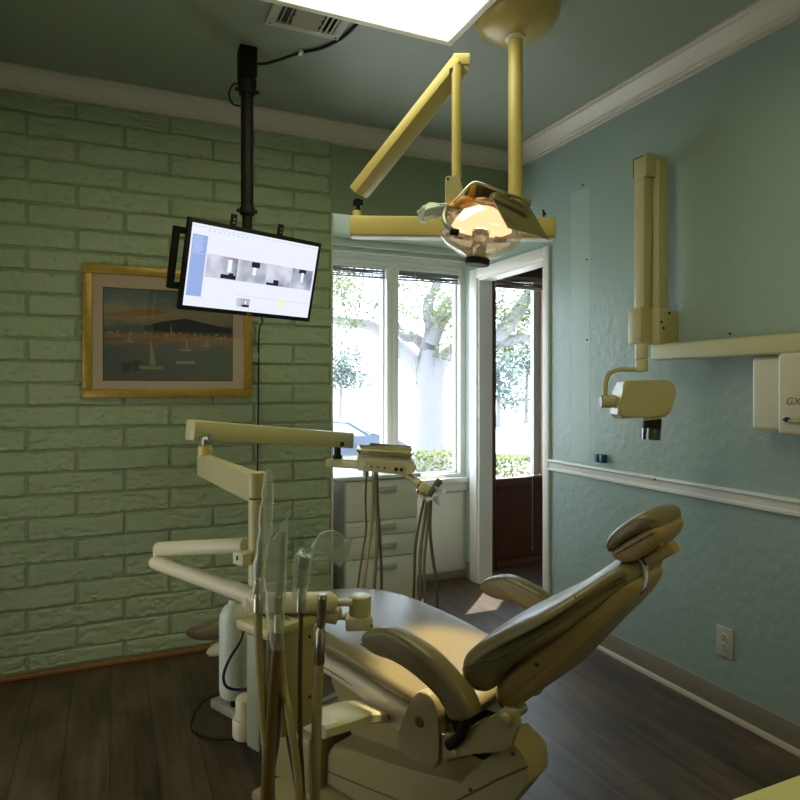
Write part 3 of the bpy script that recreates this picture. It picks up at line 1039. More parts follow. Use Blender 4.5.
# control box
cb = thing('control_box', 'cream x-ray control box with lettering and keys, below the channel', 'control box', (2.19, 1.45, 1.14))
bm = NB(); bb(bm, 2.145, XR - 0.001, 1.22, 1.659, 1.145, 1.413, 0.016, 4); part('housing', bm, M['ivory'], cb)
bm = NB(); bb(bm, 2.112, 2.15, 1.20, 1.534, 1.139, 1.42, 0.013, 4); part('cover', bm, M['ivory'], cb)
bm = NB(); bb(bm, 2.1105, 2.113, 1.40, 1.508, 1.176, 1.208, 0.001); part('key_switch_plate', bm, M['outlet'], cb)
bm = NB(); cyl(bm, (2.104, 1.494, 1.192), (2.112, 1.494, 1.192), 0.009, None, 14); bb(bm, 2.098, 2.104, 1.484, 1.504, 1.189, 1.195); part('key_switch', bm, M['black'], cb)
bm = NB(); tube(bm, [(2.102, 1.486, 1.190), (2.10, 1.465, 1.186), (2.104, 1.445, 1.188)], 0.004, 8, 3); cyl(bm, (2.103, 1.44, 1.192), (2.11, 1.44, 1.192), 0.010, None, 12); part('key', bm, mat('brass_key', (0.5, 0.42, 0.2), 0.4, metal=0.6), cb)


def text_mesh(s, size, mtx, extr=0.0004, shear=0.0):
    cu = bpy.data.curves.new('lettering', 'FONT')
    cu.body = s
    cu.size = size
    cu.extrude = extr
    cu.shear = shear
    ob = bpy.data.objects.new('lettering', cu)
    COL.objects.link(ob)
    dg = bpy.context.evaluated_depsgraph_get()
    me = bpy.data.meshes.new_from_object(ob.evaluated_get(dg))
    bm = NB()
    bm.from_mesh(me)
    bm.transform(mtx)
    bpy.data.objects.remove(ob)
    bpy.data.meshes.remove(me)
    return bm


# lettering reads along -Y on a face looking at -X
mt = Matrix(((0, 0, -1, 2.1112), (-1, 0, 0, 1.503), (0, 1, 0, 1.243), (0, 0, 0, 1)))
part('lettering', text_mesh('GX-770', 0.036, mt, shear=0.3), M['ink'], cb, smooth=False)

# ------------------------------------------------------------------ ceiling light panel
lp = thing('ceiling_light', 'bright fluorescent ceiling light panel with prismatic cover', 'ceiling light', (0.58, 1.9, 2.62))
lx0, lx1, ly0, ly1 = -0.03, 1.197, 1.60, 2.210
bm = NB()
fw = 0.026
for a in ((lx0, lx1, ly0, ly0 + fw), (lx0, lx1, ly1 - fw, ly1), (lx0, lx0 + fw, ly0 + fw, ly1 - fw), (lx1 - fw, lx1, ly0 + fw, ly1 - fw)):
    bb(bm, a[0], a[1], a[2], a[3], 2.612, ZC, 0.002)
bb(bm, lx0 + fw, lx1 - fw, ly0 + fw, ly1 - fw, 2.69, ZC)
part('housing', bm, M['white'], lp)
bm = NB(); bb(bm, lx0 + fw, lx1 - fw, ly0 + fw, ly1 - fw, 2.626, 2.630); part('diffuser', bm, None, lp) if False else None
md = bpy.data.materials.new('lit_prismatic_diffuser'); md.use_nodes = True
nt = md.node_tree; nt.nodes.clear()
e = nt.nodes.new('ShaderNodeEmission'); o_ = nt.nodes.new('ShaderNodeOutputMaterial')
vo = nt.nodes.new('ShaderNodeTexVoronoi'); vo.inputs['Scale'].default_value = 90
tc = nt.nodes.new('ShaderNodeTexCoord'); nt.links.new(tc.outputs['Object'], vo.inputs['Vector'])
cr = nt.nodes.new('ShaderNodeValToRGB'); cr.color_ramp.elements[0].color = (0.80, 0.86, 0.42, 1); cr.color_ramp.elements[1].color = (1.0, 1.0, 0.62, 1); cr.color_ramp.elements[1].position = 0.7
nt.links.new(vo.outputs['Distance'], cr.inputs[0]); nt.links.new(cr.outputs[0], e.inputs[0]); e.inputs[1].default_value = 5.0
nt.links.new(e.outputs[0], o_.inputs[0])
DIFF_E = e
part('diffuser', bm, md, lp)

# ceiling vent
vt = thing('ceiling_vent', 'cream square four way ceiling air vent beside the light panel', 'air vent', (0.69, 2.36, 2.69))
vx0, vx1, vy0, vy1 = 0.545, 0.838, 2.212, 2.502
bm = NB()
fw = 0.034
for a in ((vx0, vx1, vy0, vy0 + fw), (vx0, vx1, vy1 - fw, vy1), (vx0, vx0 + fw, vy0 + fw, vy1 - fw), (vx1 - fw, vx1, vy0 + fw, vy1 - fw)):
    bb(bm, a[0], a[1], a[2], a[3], 2.698, ZC, 0.002)
part('vent_frame', bm, M['vent'], vt)
bm = NB(); bb(bm, vx0 + fw, vx1 - fw, vy0 + fw, vy1 - fw, 2.7085, 2.7095); part('duct_backing', bm, M['dark'], vt)
vm = 0.5 * (vx0 + vx1)
for i in range(5):
    y = vy0 + fw + 0.016 + i * 0.044
    bm = NB(); box(bm, (vm - 0.005, y, 2.6985), (0.105, 0.040, 0.002), 0, Matrix.Rotation(-0.55, 3, 'X')); part('louver', bm, M['vent'], vt)
for x, s in ((vx0 + fw + 0.013, 1), (vx0 + fw + 0.040, 1), (vx1 - fw - 0.010, -1), (vx1 - fw - 0.030, -1), (vx1 - fw - 0.052, -1)):
    bm = NB(); box(bm, (x, (vy0 + vy1) / 2, 2.697), (0.016 if s < 0 else 0.004, vy1 - vy0 - 2 * fw, 0.002), 0, Matrix.Rotation(0.6 * s, 3, 'Y')); part('louver', bm, M['vent'], vt)
for y in (vy0 + 0.10, vy1 - 0.017):
    for x in (vx0 + 0.015, vx1 - 0.016):
        bm = NB(); cyl(bm, (x, y, 2.6965), (x, y, 2.6985), 0.004, None, 10); part('screw', bm, M['dark'], vt)

# ------------------------------------------------------------------ monitor on its ceiling pole
PX, PY = 0.521, 2.735
mp = thing('ceiling_mount', 'black ceiling pole mount that carries the monitor', 'ceiling mount', (PX, PY, 1.7))
bm = NB(); bb(bm, PX - 0.036, PX + 0.036, PY - 0.036, PY + 0.036, 2.585, ZC - 0.0005, 0.006); part('ceiling_block', bm, M['blackmetal'], mp)
bm = NB(); cyl(bm, (PX, PY, 2.52), (PX, PY, 2.575), 0.034, 0.040, 20); box(bm, (PX, PY, 2.535), (0.1, 0.016, 0.012), 0.003); part('clamp', bm, M['blackmetal'], mp)
bm = NB(); cyl(bm, (PX, PY, 2.02), (PX, PY, 2.53), 0.0255, None, 22); cyl(bm, (PX, PY, 1.72), (PX, PY, 2.03), 0.020, None, 22); part('pole', bm, M['blackmetal'], mp)
bm = NB(); cyl(bm, (PX, PY, 2.02), (PX, PY, 2.05), 0.031, None, 22, 0.003); box(bm, (PX, PY, 2.035), (0.085, 0.014, 0.014), 0.003); part('collar', bm, M['blackmetal'], mp)
MW, MH = 0.600, 0.341
e1 = V((0.94123, 0.33759, -0.01099)).normalized()
dn_ = V((-0.09632, 0.22739, -0.96903))
dn_ = (dn_ - e1 * dn_.dot(e1)).normalized()
up_ = -dn_
nb = up_.cross(e1).normalized() * -1        # towards the back of the screen
if nb.dot(FW) < 0:
    nb = -nb
mc = V((0.531, 2.625, 1.757))
MM = Matrix(((e1.x, nb.x, up_.x, mc.x), (e1.y, nb.y, up_.y, mc.y), (e1.z, nb.z, up_.z, mc.z), (0, 0, 0, 1)))


def mbox(bm, x0, x1, y0, y1, z0, z1, bev=0.0):
    b2 = NB(); bb(b2, x0, x1, y0, y1, z0, z1, bev); b2.transform(MM)
    me = bpy.data.meshes.new('t'); b2.to_mesh(me); b2.free(); bm.from_mesh(me); bpy.data.meshes.remove(me)


bm = NB(); mbox(bm, -0.12, 0.12, 0.045, 0.07, -0.08, 0.08, 0.004)
tube(bm, [MM @ V((0, 0.07, 0.0)), V((PX, PY, 1.76))], 0.022, 14)
for x in (-0.1, 0.115):
    mbox(bm, x - 0.013, x + 0.013, 0.04, 0.048, -0.12, 0.215, 0.003)
part('bracket', bm, M['blackmetal'], mp)
bm = NB()
for x in (-0.1, 0.115):
    for z in (0.182, 0.196):
        b2 = NB(); cyl(b2, (x, 0.036, z), (x, 0.0405, z), 0.0042, None, 10); b2.transform(MM)
        me = bpy.data.meshes.new('t'); b2.to_mesh(me); b2.free(); bm.from_mesh(me); bpy.data.meshes.remove(me)
part('bracket_slots', bm, M['steel'], mp)
bm = NB()
mbox(bm, -0.335, -0.312, 0.03, 0.055, -0.085, 0.13, 0.004)
mbox(bm, -0.335, -0.12, 0.03, 0.055, 0.105, 0.13, 0.004)
mbox(bm, -0.335, -0.12, 0.03, 0.055, -0.10, -0.075, 0.004)
part('positioning_handle', bm, M['blackmetal'], mp)

mo = thing('monitor', 'wide black framed monitor showing dental x-ray images, hung from ceiling', 'monitor', mc)
bm = NB()
mbox(bm, -MW / 2, MW / 2, 0.0, 0.022, -MH / 2, MH / 2, 0.004)
mbox(bm, -MW / 2 + 0.05, MW / 2 - 0.05, 0.02, 0.045, -MH / 2 + 0.04, MH / 2 - 0.04, 0.008)
part('casing', bm, M['black'], mo)
mats = [emit('screen_white', (0.80, 0.83, 0.95), 1.0), emit('screen_blue', (0.30, 0.42, 0.75), 1.0), xray_mat('xray_a', 3.1), xray_mat('xray_b', 7.7), xray_mat('xray_c', 12.4), xray_mat('xray_d', 19.9),
        emit('screen_tooth', (0.86, 0.90, 0.98), 1.0), emit('screen_dark', (0.018, 0.018, 0.035), 1.0), emit('screen_yellow', (0.85, 0.90, 0.30), 1.0), emit('screen_pink', (0.80, 0.42, 0.45), 1.0),
        emit('screen_text', (0.55, 0.64, 0.86), 1.0), emit('screen_grey', (0.45, 0.45, 0.52), 1.0)]
bm = NB()
mono = [0.0]
SW, SH = MW - 0.030, MH - 0.034


def sq(u0, u1, v0, v1, mi, lift=0):
    """rectangle on the screen in fractions, v measured down from the top"""
    x0, x1 = -SW / 2 + u0 * SW, -SW / 2 + u1 * SW
    z0, z1 = SH / 2 - v0 * SH, SH / 2 - v1 * SH
    y = -0.0004 - lift * 0.0002
    f = bm.faces.new([bm.verts.new(MM @ V(p)) for p in ((x0, y, z0), (x1, y, z0), (x1, y, z1), (x0, y, z1))])
    f.material_index = mi


sq(0, 1, 0, 1, 0)
sq(0.012, 0.118, 0.13, 0.875, 1, 1)
for i in range(10):
    sq(0.022, 0.022 + random.uniform(0.05, 0.085), 0.15 + i * 0.022, 0.157 + i * 0.022, 10, 2)
for i in range(9):
    sq(0.12 + i * 0.035, 0.128 + i * 0.035, 0.055, 0.07, 11, 1)
sq(0.0, 1.0, 0.03, 0.033, 11, 1)
sq(0.128, 0.362, 0.338, 0.622, 9, 1)
sq(0.131, 0.359, 0.343, 0.617, 2, 2)
sq(0.366, 0.590, 0.343, 0.617, 3, 2)
sq(0.592, 0.802, 0.343, 0.617, 4, 2)
sq(0.804, 0.985, 0.343, 0.617, 5, 2)
sq(0.285, 0.315, 0.37, 0.53, 6, 3)
sq(0.24, 0.355, 0.56, 0.612, 7, 3); sq(0.30, 0.335, 0.535, 0.612, 7, 3)
sq(0.465, 0.53, 0.35, 0.42, 7, 3); sq(0.478, 0.506, 0.42, 0.52, 6, 4)
sq(0.655, 0.70, 0.54, 0.617, 7, 3); sq(0.60, 0.66, 0.585, 0.617, 7, 3)
sq(0.862, 0.925, 0.347, 0.40, 7, 3); sq(0.885, 0.907, 0.39, 0.52, 6, 4)
sq(0.368, 0.985, 0.80, 0.803, 11, 1)
sq(0.385, 0.49, 0.835, 0.945, 2, 1); sq(0.45, 0.462, 0.855, 0.905, 6, 2); sq(0.43, 0.485, 0.915, 0.945, 7, 2)
for i in range(8):
    sq(0.40 + i * 0.028, 0.408 + i * 0.028, 0.965, 0.975, 11, 1)
sq(0.02, 0.028, 0.955, 0.965, 11, 1)
# yellow spot
for (u, v, r) in ((0.755, 0.83, 0.022), (0.735, 0.905, 0.011)):
    cxx, czz = -SW / 2 + u * SW, SH / 2 - v * SH
    vs = [bm.verts.new(MM @ V((cxx + r * SW * 0.9 * math.cos(a), -0.0008, czz + r * SW * 0.9 * math.sin(a)))) for a in [2 * PI * k / 16 for k in range(16)]]
    bm.faces.new(vs[::-1]).material_index = 8
ob = bpy.data.objects.new('screen', None) if False else None
inv = root_matrix(mo).inverted()
bm.transform(inv)
me = bpy.data.meshes.new('screen')
bm.to_mesh(me); bm.free()
for x in mats:
    me.materials.append(x)
so = bpy.data.objects.new('screen', me); COL.objects.link(so); so.parent = mo; so['label'] = 'lit screen with a row of four dental x-rays'
mt = MM @ Matrix(((1, 0, 0, -0.014), (0, 0, -1, -0.0006), (0, 1, 0, -MH / 2 + 0.0045), (0, 0, 0, 1)))
part('lettering', text_mesh('DELL', 0.012, mt, 0.0002), mat('logo_grey', (0.35, 0.33, 0.33), 0.5), mo, smooth=False)

# cables by the monitor
bm = NB(); tube(bm, [(PX + 0.038, PY, 2.655), (0.62, 2.75, 2.68), (0.726, 2.665, 2.702), (0.80, 2.59, 2.7035), (0.852, 2.48, 2.7035), (0.872, 2.36, 2.7035), (0.88, 2.25, 2.70), (0.87, 2.17, 2.70)], 0.006, 8, 6)
single('power_cable', bm, M['black'], 'thick black cable running along the ceiling from the pole', 'cable')
bm = NB(); bb(bm, 0.72, 0.736, 2.64, 2.675, 2.694, ZC, 0.003); single('cable_clip', bm, M['white'], 'small white clip holding the black cable to the ceiling', 'cable clip')
bm = NB(); tube(bm, [(PX + 0.02, PY - 0.03, 2.56), (0.44, 2.70, 2.56), (0.455, 2.71, 2.50), (PX - 0.005, PY - 0.03, 2.46)], 0.0045, 8, 8)
bm.free()
bm = NB(); tube(bm, [at(244, 85, 2.70), at(234, 84, 2.69), at(229, 94, 2.69), at(233, 104, 2.69), at(243, 106, 2.70)], 0.004, 8, 6); single('cable_loop', bm, M['black'], 'small black cable loop bulging beside the top of pole', 'cable')
bm = NB(); tube(bm, [(PX + 0.03, PY - 0.02, 1.66), (0.62, 2.90, 1.60), (0.690, 3.31, 1.57), (0.689, 3.322, 1.2), (0.685, 3.322, 0.8), (0.69, 3.322, 0.45)], 0.004, 8, 6); single('hanging_cord', bm, M['black'], 'thin black cord hanging down the brick wall below monitor', 'cord')

# ------------------------------------------------------------------ framed picture
pf = thing('framed_picture', 'gilt framed harbour picture with beige mat on the brick wall', 'picture', (0.27, 3.33, 1.255))
x0, x1, z0, z1 = -0.117, 0.659, 1.254, 1.874
yf = 3.318
bm = NB()
fw = 0.042
for a in ((x0, x1, z1 - fw, z1), (x0, x1, z0, z0 + fw), (x0, x0 + fw, z0 + fw, z1 - fw), (x1 - fw, x1, z0 + fw, z1 - fw)):
    bb(bm, a[0], a[1], yf, yf + 0.022, a[2], a[3], 0.005)
part('frame', bm, M['gold'], pf, 'gilt speckled frame')
bm = NB(); bb(bm, x0 + fw, x1 - fw, yf + 0.010, yf + 0.014, z0 + fw, z1 - fw); part('mat_board', bm, M['matboard'], pf)
px0, px1, pz0, pz1 = -0.026, 0.558, 1.338, 1.766
bm = NB(); bb(bm, px0 - 0.004, px1 + 0.004, yf + 0.0085, yf + 0.0115, pz0 - 0.004, pz1 + 0.004); part('mat_bevel', bm, M['darkcap'], pf)
bm = NB(); bb(bm, px0, px1, yf + 0.007, yf + 0.010, pz0, pz1); cv = part('painting', bm, painting_mat(), pf, 'muted harbour scene with small boats')
bm = NB()
mk = [mat('pt_cream', (0.38, 0.30, 0.22), 0.5), mat('pt_orange', (0.34, 0.15, 0.05), 0.5), mat('pt_dark', (0.03, 0.035, 0.04), 0.5), mat('pt_sail', (0.30, 0.27, 0.20), 0.5), mat('pt_green', (0.05, 0.10, 0.06), 0.5)]


def stroke(pts, mi, l=1):
    f = bm.faces.new([bm.verts.new(V((px0 + u * (px1 - px0), yf + 0.0068 - l * 0.0002, pz0 + w * (pz1 - pz0)))) for u, w in pts])
    f.material_index = mi


stroke([(0.30, 0.60), (0.45, 0.66), (0.62, 0.70), (0.80, 0.65), (0.999, 0.60), (0.999, 0.55), (0.30, 0.55)], 2)
stroke([(0.001, 0.50), (0.45, 0.53), (0.999, 0.50), (0.999, 0.46), (0.001, 0.46)], 1)
for i in range(34):
    u = random.uniform(0.02, 0.95); w = random.uniform(0.47, 0.52)
    stroke([(u, w), (u + 0.02, w), (u + 0.02, w + 0.022), (u, w + 0.022)], random.choice((0, 0, 1)), 2)
for u, w, s in ((0.34, 0.14, 1.0), (0.62, 0.34, 0.5), (0.50, 0.50, 0.4), (0.78, 0.40, 0.4), (0.18, 0.42, 0.4)):
    stroke([(u - 0.07 * s, w - 0.02 * s), (u + 0.09 * s, w - 0.02 * s), (u + 0.11 * s, w + 0.015 * s), (u - 0.09 * s, w + 0.015 * s)], 0 if s < 1 else 3, 3)
    stroke([(u, w + 0.02 * s), (u + 0.05 * s, w + 0.03 * s), (u + 0.005, w + 0.34 * s)], 3, 3)
stroke([(0.55, 0.18), (0.70, 0.19), (0.69, 0.22), (0.54, 0.215)], 0, 3)
stroke([(0.001, 0.70), (0.10, 0.74), (0.25, 0.78), (0.38, 0.80), (0.48, 0.76), (0.40, 0.73), (0.25, 0.71), (0.12, 0.69)], 1, 1)
stroke([(0.13, 0.08), (0.20, 0.09), (0.20, 0.20), (0.13, 0.19)], 2, 2)
stroke([(0.21, 0.10), (0.27, 0.11), (0.27, 0.22), (0.21, 0.21)], 2, 2)
bm.transform(root_matrix(pf).inverted())
me = bpy.data.meshes.new('brushwork'); bm.to_mesh(me); bm.free()
for x in mk:
    me.materials.append(x)
q = bpy.data.objects.new('brushwork', me); COL.objects.link(q); q.parent = cv
bm = NB(); bb(bm, x0 + fw - 0.003, x1 - fw + 0.003, yf + 0.003, yf + 0.005, z0 + fw - 0.003, z1 - fw + 0.003); part('glass', bm, film('picture_glass', 0.93, (1, 1, 1), 1.0, 0.03), pf)

# ------------------------------------------------------------------ overhead dental lamp
YD = 2.4
pole = at(515.5, 228, YD)
lt = thing('dental_lamp', 'yellow ceiling mounted dental operating lamp with clear dome', 'dental lamp', (pole.x, pole.y, 1.75))
bm = NB()
lathe(bm, [(0.0, ZC), (0.165, ZC), (0.166, ZC - 0.01), (0.160, ZC - 0.045), (0.14, ZC - 0.08), (0.10, ZC - 0.108), (0.05, ZC - 0.120), (0.036, ZC - 0.121), (0, ZC - 0.121)], Matrix.Translation((pole.x, pole.y, 0)), 48)
part('canopy', bm, M['yellow'], lt)
bm = NB(); lathe(bm, [(0.036, ZC - 0.118), (0.038, ZC - 0.128), (0.027, ZC - 0.132)], Matrix.Translation((pole.x, pole.y, 0)), 32); part('canopy_ring', bm, M['white'], lt)
bm = NB(); cyl(bm, (pole.x, pole.y, 1.90), (pole.x, pole.y, ZC - 0.115), 0.0265, None, 32); part('drop_pole', bm, M['yellow'], lt)


def beam(p0, p1, w, h, bev=0.006, side=None):
    """rectangular arm from p0 to p1, w across, h in the upright plane"""
    p0, p1 = V(p0), V(p1)
    t = (p1 - p0)
    L = t.length
    t.normalize()
    s = V((t.y, -t.x, 0)).normalized() if side is None else V(side)
    u = s.cross(t).normalized()
    if u.z < 0:
        u = -u
    bm = NB()
    box(bm, (0, 0, 0), (L, w, h), bev)
    R3 = Matrix((t, s, u)).transposed()
    bm.transform(Matrix.Translation((p0 + p1) / 2) @ R3.to_4x4())
    return bm


bm = beam(at(350, 227, YD), at(554.5, 229, YD), 0.065, 0.072, 0.007); ar = part('horizontal_arm', bm, M['yellow'], lt)
bm = beam(at(352, 237, YD), at(553, 240, YD), 0.05, 0.006, 0.0); part('under_strip', bm, M['white'], ar)
bm = NB(); cyl(bm, at(357, 217, YD), at(357, 211, YD), 0.016, None, 16); part('pivot_collar', bm, M['yellow'], lt)
bm = NB(); cyl(bm, at(358, 212, YD), at(358, 199, YD), 0.009, None, 12); box(bm, at(358, 203, YD), (0.034, 0.026, 0.024), 0.004); part('knuckle', bm, M['black'], lt)
ta, tb_ = at(358, 193, YD), at(461.5, 63, 2.22)
bm = beam(ta, tb_, 0.088, 0.036, 0.005); ar = part('spring_arm', bm, M['yellow'], lt)
off = (tb_ - ta).normalized()
far_ = V((-off.y, off.x, 0)).normalized()
far_ = far_ if far_.dot(FW) > 0 else -far_
far_ = (far_ - off * far_.dot(off)).normalized()
bm = beam(ta + far_ * 0.0455 + off * 0.01, tb_ + far_ * 0.0455 - off * 0.05, 0.006, 0.030, 0.0); part('inner_strip', bm, M['white'], ar)
bm = NB(); box(bm, at(461, 62, 2.22), (0.058, 0.05, 0.04), 0.005, Matrix.Rotation(-YAW, 3, 'Z')); part('elbow_cap', bm, M['yellow'], lt)
bm = NB(); cyl(bm, at(455.5, 74, 2.20), at(455.5, 70, 2.20), 0.023, None, 18); part('elbow_knuckle', bm, M['black'], lt)
RDN = 2.19
bm = NB(); cyl(bm, at(456.5, 66, RDN), at(456.5, 178, RDN), 0.0165, None, 20); part('hanging_rod', bm, M['yellow'], lt)
# local frame of the lamp head
hx = at(481, 232, 2.1)
LM = Matrix((( RT.x, FW.x, 0, hx.x), (RT.y, FW.y, 0, hx.y), (0, 0, 1, hx.z), (0, 0, 0, 1))) @ Matrix.Rotation(math.radians(7), 4, 'Y')
s_ = 2.1 / FPX


def L2(x, y, dd=0.0):
    return at(x, y, 2.1 + dd)


bm = NB()
vs = []
a = [(446, 176), (459, 174), (466.5, 200), (466, 208), (446, 210)]
fa = [bm.verts.new(at(x, y, 2.14)) for x, y in a]; fb = [bm.verts.new(at(x, y, 2.14) + FW * 0.05) for x, y in a]
fs = [bm.faces.new(fa), bm.faces.new(fb[::-1])]
for i in range(len(a)):
    bm.faces.new((fa[i], fb[i], fb[(i + 1) % 5], fa[(i + 1) % 5]))
bmesh.ops.bevel(bm, geom=list({e for f in fs for e in f.edges}), offset=0.004, segments=2, affect='EDGES')
yk = part('yoke_bracket', bm, M['cream'], lt)
bm = NB(); cyl(bm, at(448, 179, 2.139), at(448, 179, 2.136), 0.004, None, 10); part('screw', bm, M['dark'], yk)
bm = NB(); tube(bm, [L2(452, 213), L2(462, 206), L2(474, 209), L2(480, 213)], [0.03, 0.034, 0.03, 0.022], 14, 4); part('yoke_joint', bm, M['amber'], lt)
bm = NB(); box(bm, L2(475, 194), (0.04, 0.04, 0.05), 0.006, Matrix.Rotation(-YAW, 3, 'Z') @ Matrix.Rotation(0.35, 3, 'Y')); part('tension_knob', bm, M['amber'], lt)
# dome glass
DP = [(0.034, 0.098), (0.050, 0.092), (0.080, 0.072), (0.108, 0.044), (0.126, 0.012), (0.131, -0.010), (0.126, -0.030), (0.108, -0.048), (0.080, -0.066), (0.050, -0.080), (0.034, -0.086)]
bm = NB(); lathe(bm, DP, LM, 56); part('dome_glass', bm, M['dome'], lt, 'clear glass dome glowing warm')
bm = NB(); lathe(bm, [(0.0, -0.108), (0.036, -0.108), (0.040, -0.104), (0.040, -0.088), (0.034, -0.084), (0, -0.084)], LM, 32); part('lower_cap', bm, M['black'], lt)
bm = NB(); lathe(bm, [(0.024, -0.085), (0.026, -0.03), (0.030, 0.004), (0.026, 0.004), (0.022, -0.03), (0.021, -0.085)], LM, 28); part('lamp_tube', bm, M['chrome'], lt)
bm = NB(); lathe(bm, [(0.0, 0.145), (0.036, 0.145), (0.040, 0.140), (0.040, 0.098), (0.036, 0.092), (0, 0.092)], LM, 32); part('upper_cap', bm, M['darkcap'], lt)
bm = NB(); lathe(bm, [(0.040, 0.100), (0.044, 0.094), (0.046, 0.086), (0.038, 0.086)], LM, 32); part('amber_ring', bm, M['amber'], lt)
bm = NB(); lathe(bm, [(0.0, 0.080), (0.040, 0.075), (0.066, 0.058), (0.086, 0.034), (0.098, 0.010), (0.090, 0.006), (0.0, 0.012)], LM, 40)
part('lit_diffuser', bm, emit('warm_lit_diffuser', (1.0, 0.64, 0.34), 1.9), lt, 'glowing warm white diffuser')
bm = NB(); lathe(bm, [(0.0, 0.014), (0.016, 0.012), (0.022, 0.0), (0.020, -0.012), (0.0, -0.018)], LM, 20)
part('bulb', bm, emit('bulb', (1.0, 0.80, 0.55), 14), lt)
for dx, dz, r in ((0.062, -0.022, 0.016), (-0.07, -0.03, 0.012)):
    b2 = NB(); box(b2, (dx, -0.02, dz), (r * 2.4, r, r), 0.003); b2.transform(LM); part('lens_clip', b2, M['greymetal'], lt)
# side panel
bm = NB()
a = [(491, 196), (503, 192), (530, 207), (549, 239.5), (508, 227.5)]
fa = [bm.verts.new(at(x, y, 1.99 + (x - 490) * 0.0012)) for x, y in a]; fb = [bm.verts.new(v.co + FW * 0.008) for v in fa]
bm.faces.new(fa); bm.faces.new(fb[::-1])
for i in range(5):
    bm.faces.new((fa[i], fb[i], fb[(i + 1) % 5], fa[(i + 1) % 5]))
pn = part('light_shield', bm, M['olive'], lt, 'dark olive side plate')
bm = NB()
tube(bm, [L2(494, 196, -0.12), L2(514, 205, -0.10), L2(531, 214, -0.08)], 0.006, 8); tube(bm, [L2(503, 193, -0.11), L2(520, 198, -0.1), L2(530, 206, -0.08)], 0.005, 8)
cyl(bm, L2(524, 200, -0.1), L2(531, 203, -0.1), 0.009, None, 10)
part('rail', bm, M['olive'], pn)
bm = NB(); tube(bm, [L2(454, 203, -0.05), L2(460, 196, -0.06), L2(469, 186, -0.07), L2(476, 182.5, -0.07), L2(486, 185.5, -0.08), L2(503, 192, -0.09), L2(511, 196, -0.09), L2(510, 199, -0.09), L2(500, 195, -0.09), L2(493, 194, -0.09), L2(489, 201, -0.08)], 0.0045, 8, 5); part('wire_handle', bm, M['steel'], lt)
bm = NB(); tube(bm, [L2(421, 218, -0.04), L2(425, 212, -0.06), L2(434, 209, -0.07), L2(445, 208, -0.07), L2(456, 210, -0.05)], 0.0095, 12, 5)
tube(bm, [L2(446, 209, -0.07), L2(444, 217, -0.10), L2(447, 225, -0.12), L2(453, 231, -0.13)], 0.0085, 12, 5)
hg = part('grab_handle', bm, M['greymetal'], lt)
bm = NB(); cyl(bm, L2(450, 231, -0.13), L2(459, 233, -0.13), 0.011, None, 12, 0.002); cyl(bm, L2(457, 210, -0.05), L2(463, 211, -0.04), 0.011, None, 12); part('grip_end', bm, M['black'], hg)
bm = NB(); tube(bm, [at(543, 213, YD), at(544, 217, YD)], 0.003, 6); tube(bm, [at(542.5, 210, YD), at(545.5, 215, YD)], 0.004, 6); part('arm_lever', bm, M['black'], lt)


def bag(name, secs, label, m=None, seed=0.0, n=18, cat='plastic sleeve', group=None, crumple=0.004, edge=None):
    """thin film sleeve: flattened tube through (centre, half width vector, half depth)"""
    bm = NB()
    k = 5
    C_ = [s[0] for s in secs]; W_ = [s[1] for s in secs]; D_ = [s[2] for s in secs]
    cs, ds = spline(C_, k, D_)
    ws = spline(W_, k)
    rings = []
    for i, (c, w, d) in enumerate(zip(cs, ws, ds)):
        ring = []
        dep = FW * d
        for q in range(n):
            a = 2 * PI * q / n
            p = c + w * math.cos(a) + dep * math.sin(a)
            p += V((noise.noise(p * 45 + V((seed, 0, 0))), noise.noise(p * 45 + V((0, seed, 7))), noise.noise(p * 45 + V((3, 0, seed))))) * crumple
            ring.append(bm.verts.new(p))
        rings.append(ring)
    for a, b in zip(rings, rings[1:]):
        for q in range(n):
            bm.faces.new((a[q], a[(q + 1) % n], b[(q + 1) % n], b[q]))
    o = single(name, bm, m or M['sleeve'], label, cat, group, angle=70)
    return o


bag('plastic_cover', [(at(417.5, 216, 2.05), UP * 0.014, 0.006), (at(424, 214, 2.03), UP * 0.028, 0.02), (at(436, 211, 2.02), UP * 0.024, 0.022), (at(447, 209, 2.02), UP * 0.018, 0.018)], 'crinkled clear plastic cover over the lamp grab handle', seed=2.0, cat='plastic cover', crumple=0.007)

# ------------------------------------------------------------------ dental chair
OC = V((0.8969, 1.7790, 0))
CA = math.radians(-65.29)
CM = Matrix.Translation(OC) @ Matrix.Rotation(CA, 4, 'Z')


def cw(t, o, z):
    return CM @ V((t, o, z))


dc = thing('dental_chair', 'tan leather reclining dental chair in the middle of the room', 'dental chair', OC, CA)
# seat
seat = [(-1.10, 0.335), (-1.07, 0.350), (-1.02, 0.368), (-0.95, 0.397), (-0.84, 0.445), (-0.72, 0.492), (-0.61, 0.522), (-0.50, 0.545), (-0.40, 0.556), (-0.30, 0.555), (-0.19, 0.545), (-0.07, 0.528), (0.08, 0.500), (0.20, 0.490), (0.28, 0.505),
        (0.30, 0.48), (0.27, 0.455), (0.16, 0.445), (0.09, 0.452), (-0.06, 0.475), (-0.20, 0.492), (-0.40, 0.500), (-0.55, 0.485), (-0.72, 0.43), (-0.90, 0.365), (-1.02, 0.325), (-1.08, 0.315)]


def seat_w(x, z):
    if x < -0.75:
        return 0.80 - 0.12 * min(1, (-0.75 - x) / 0.6)
    if x < -0.3:
        return 0.80 + 0.20 * (x + 0.75) / 0.45
    return 1.0


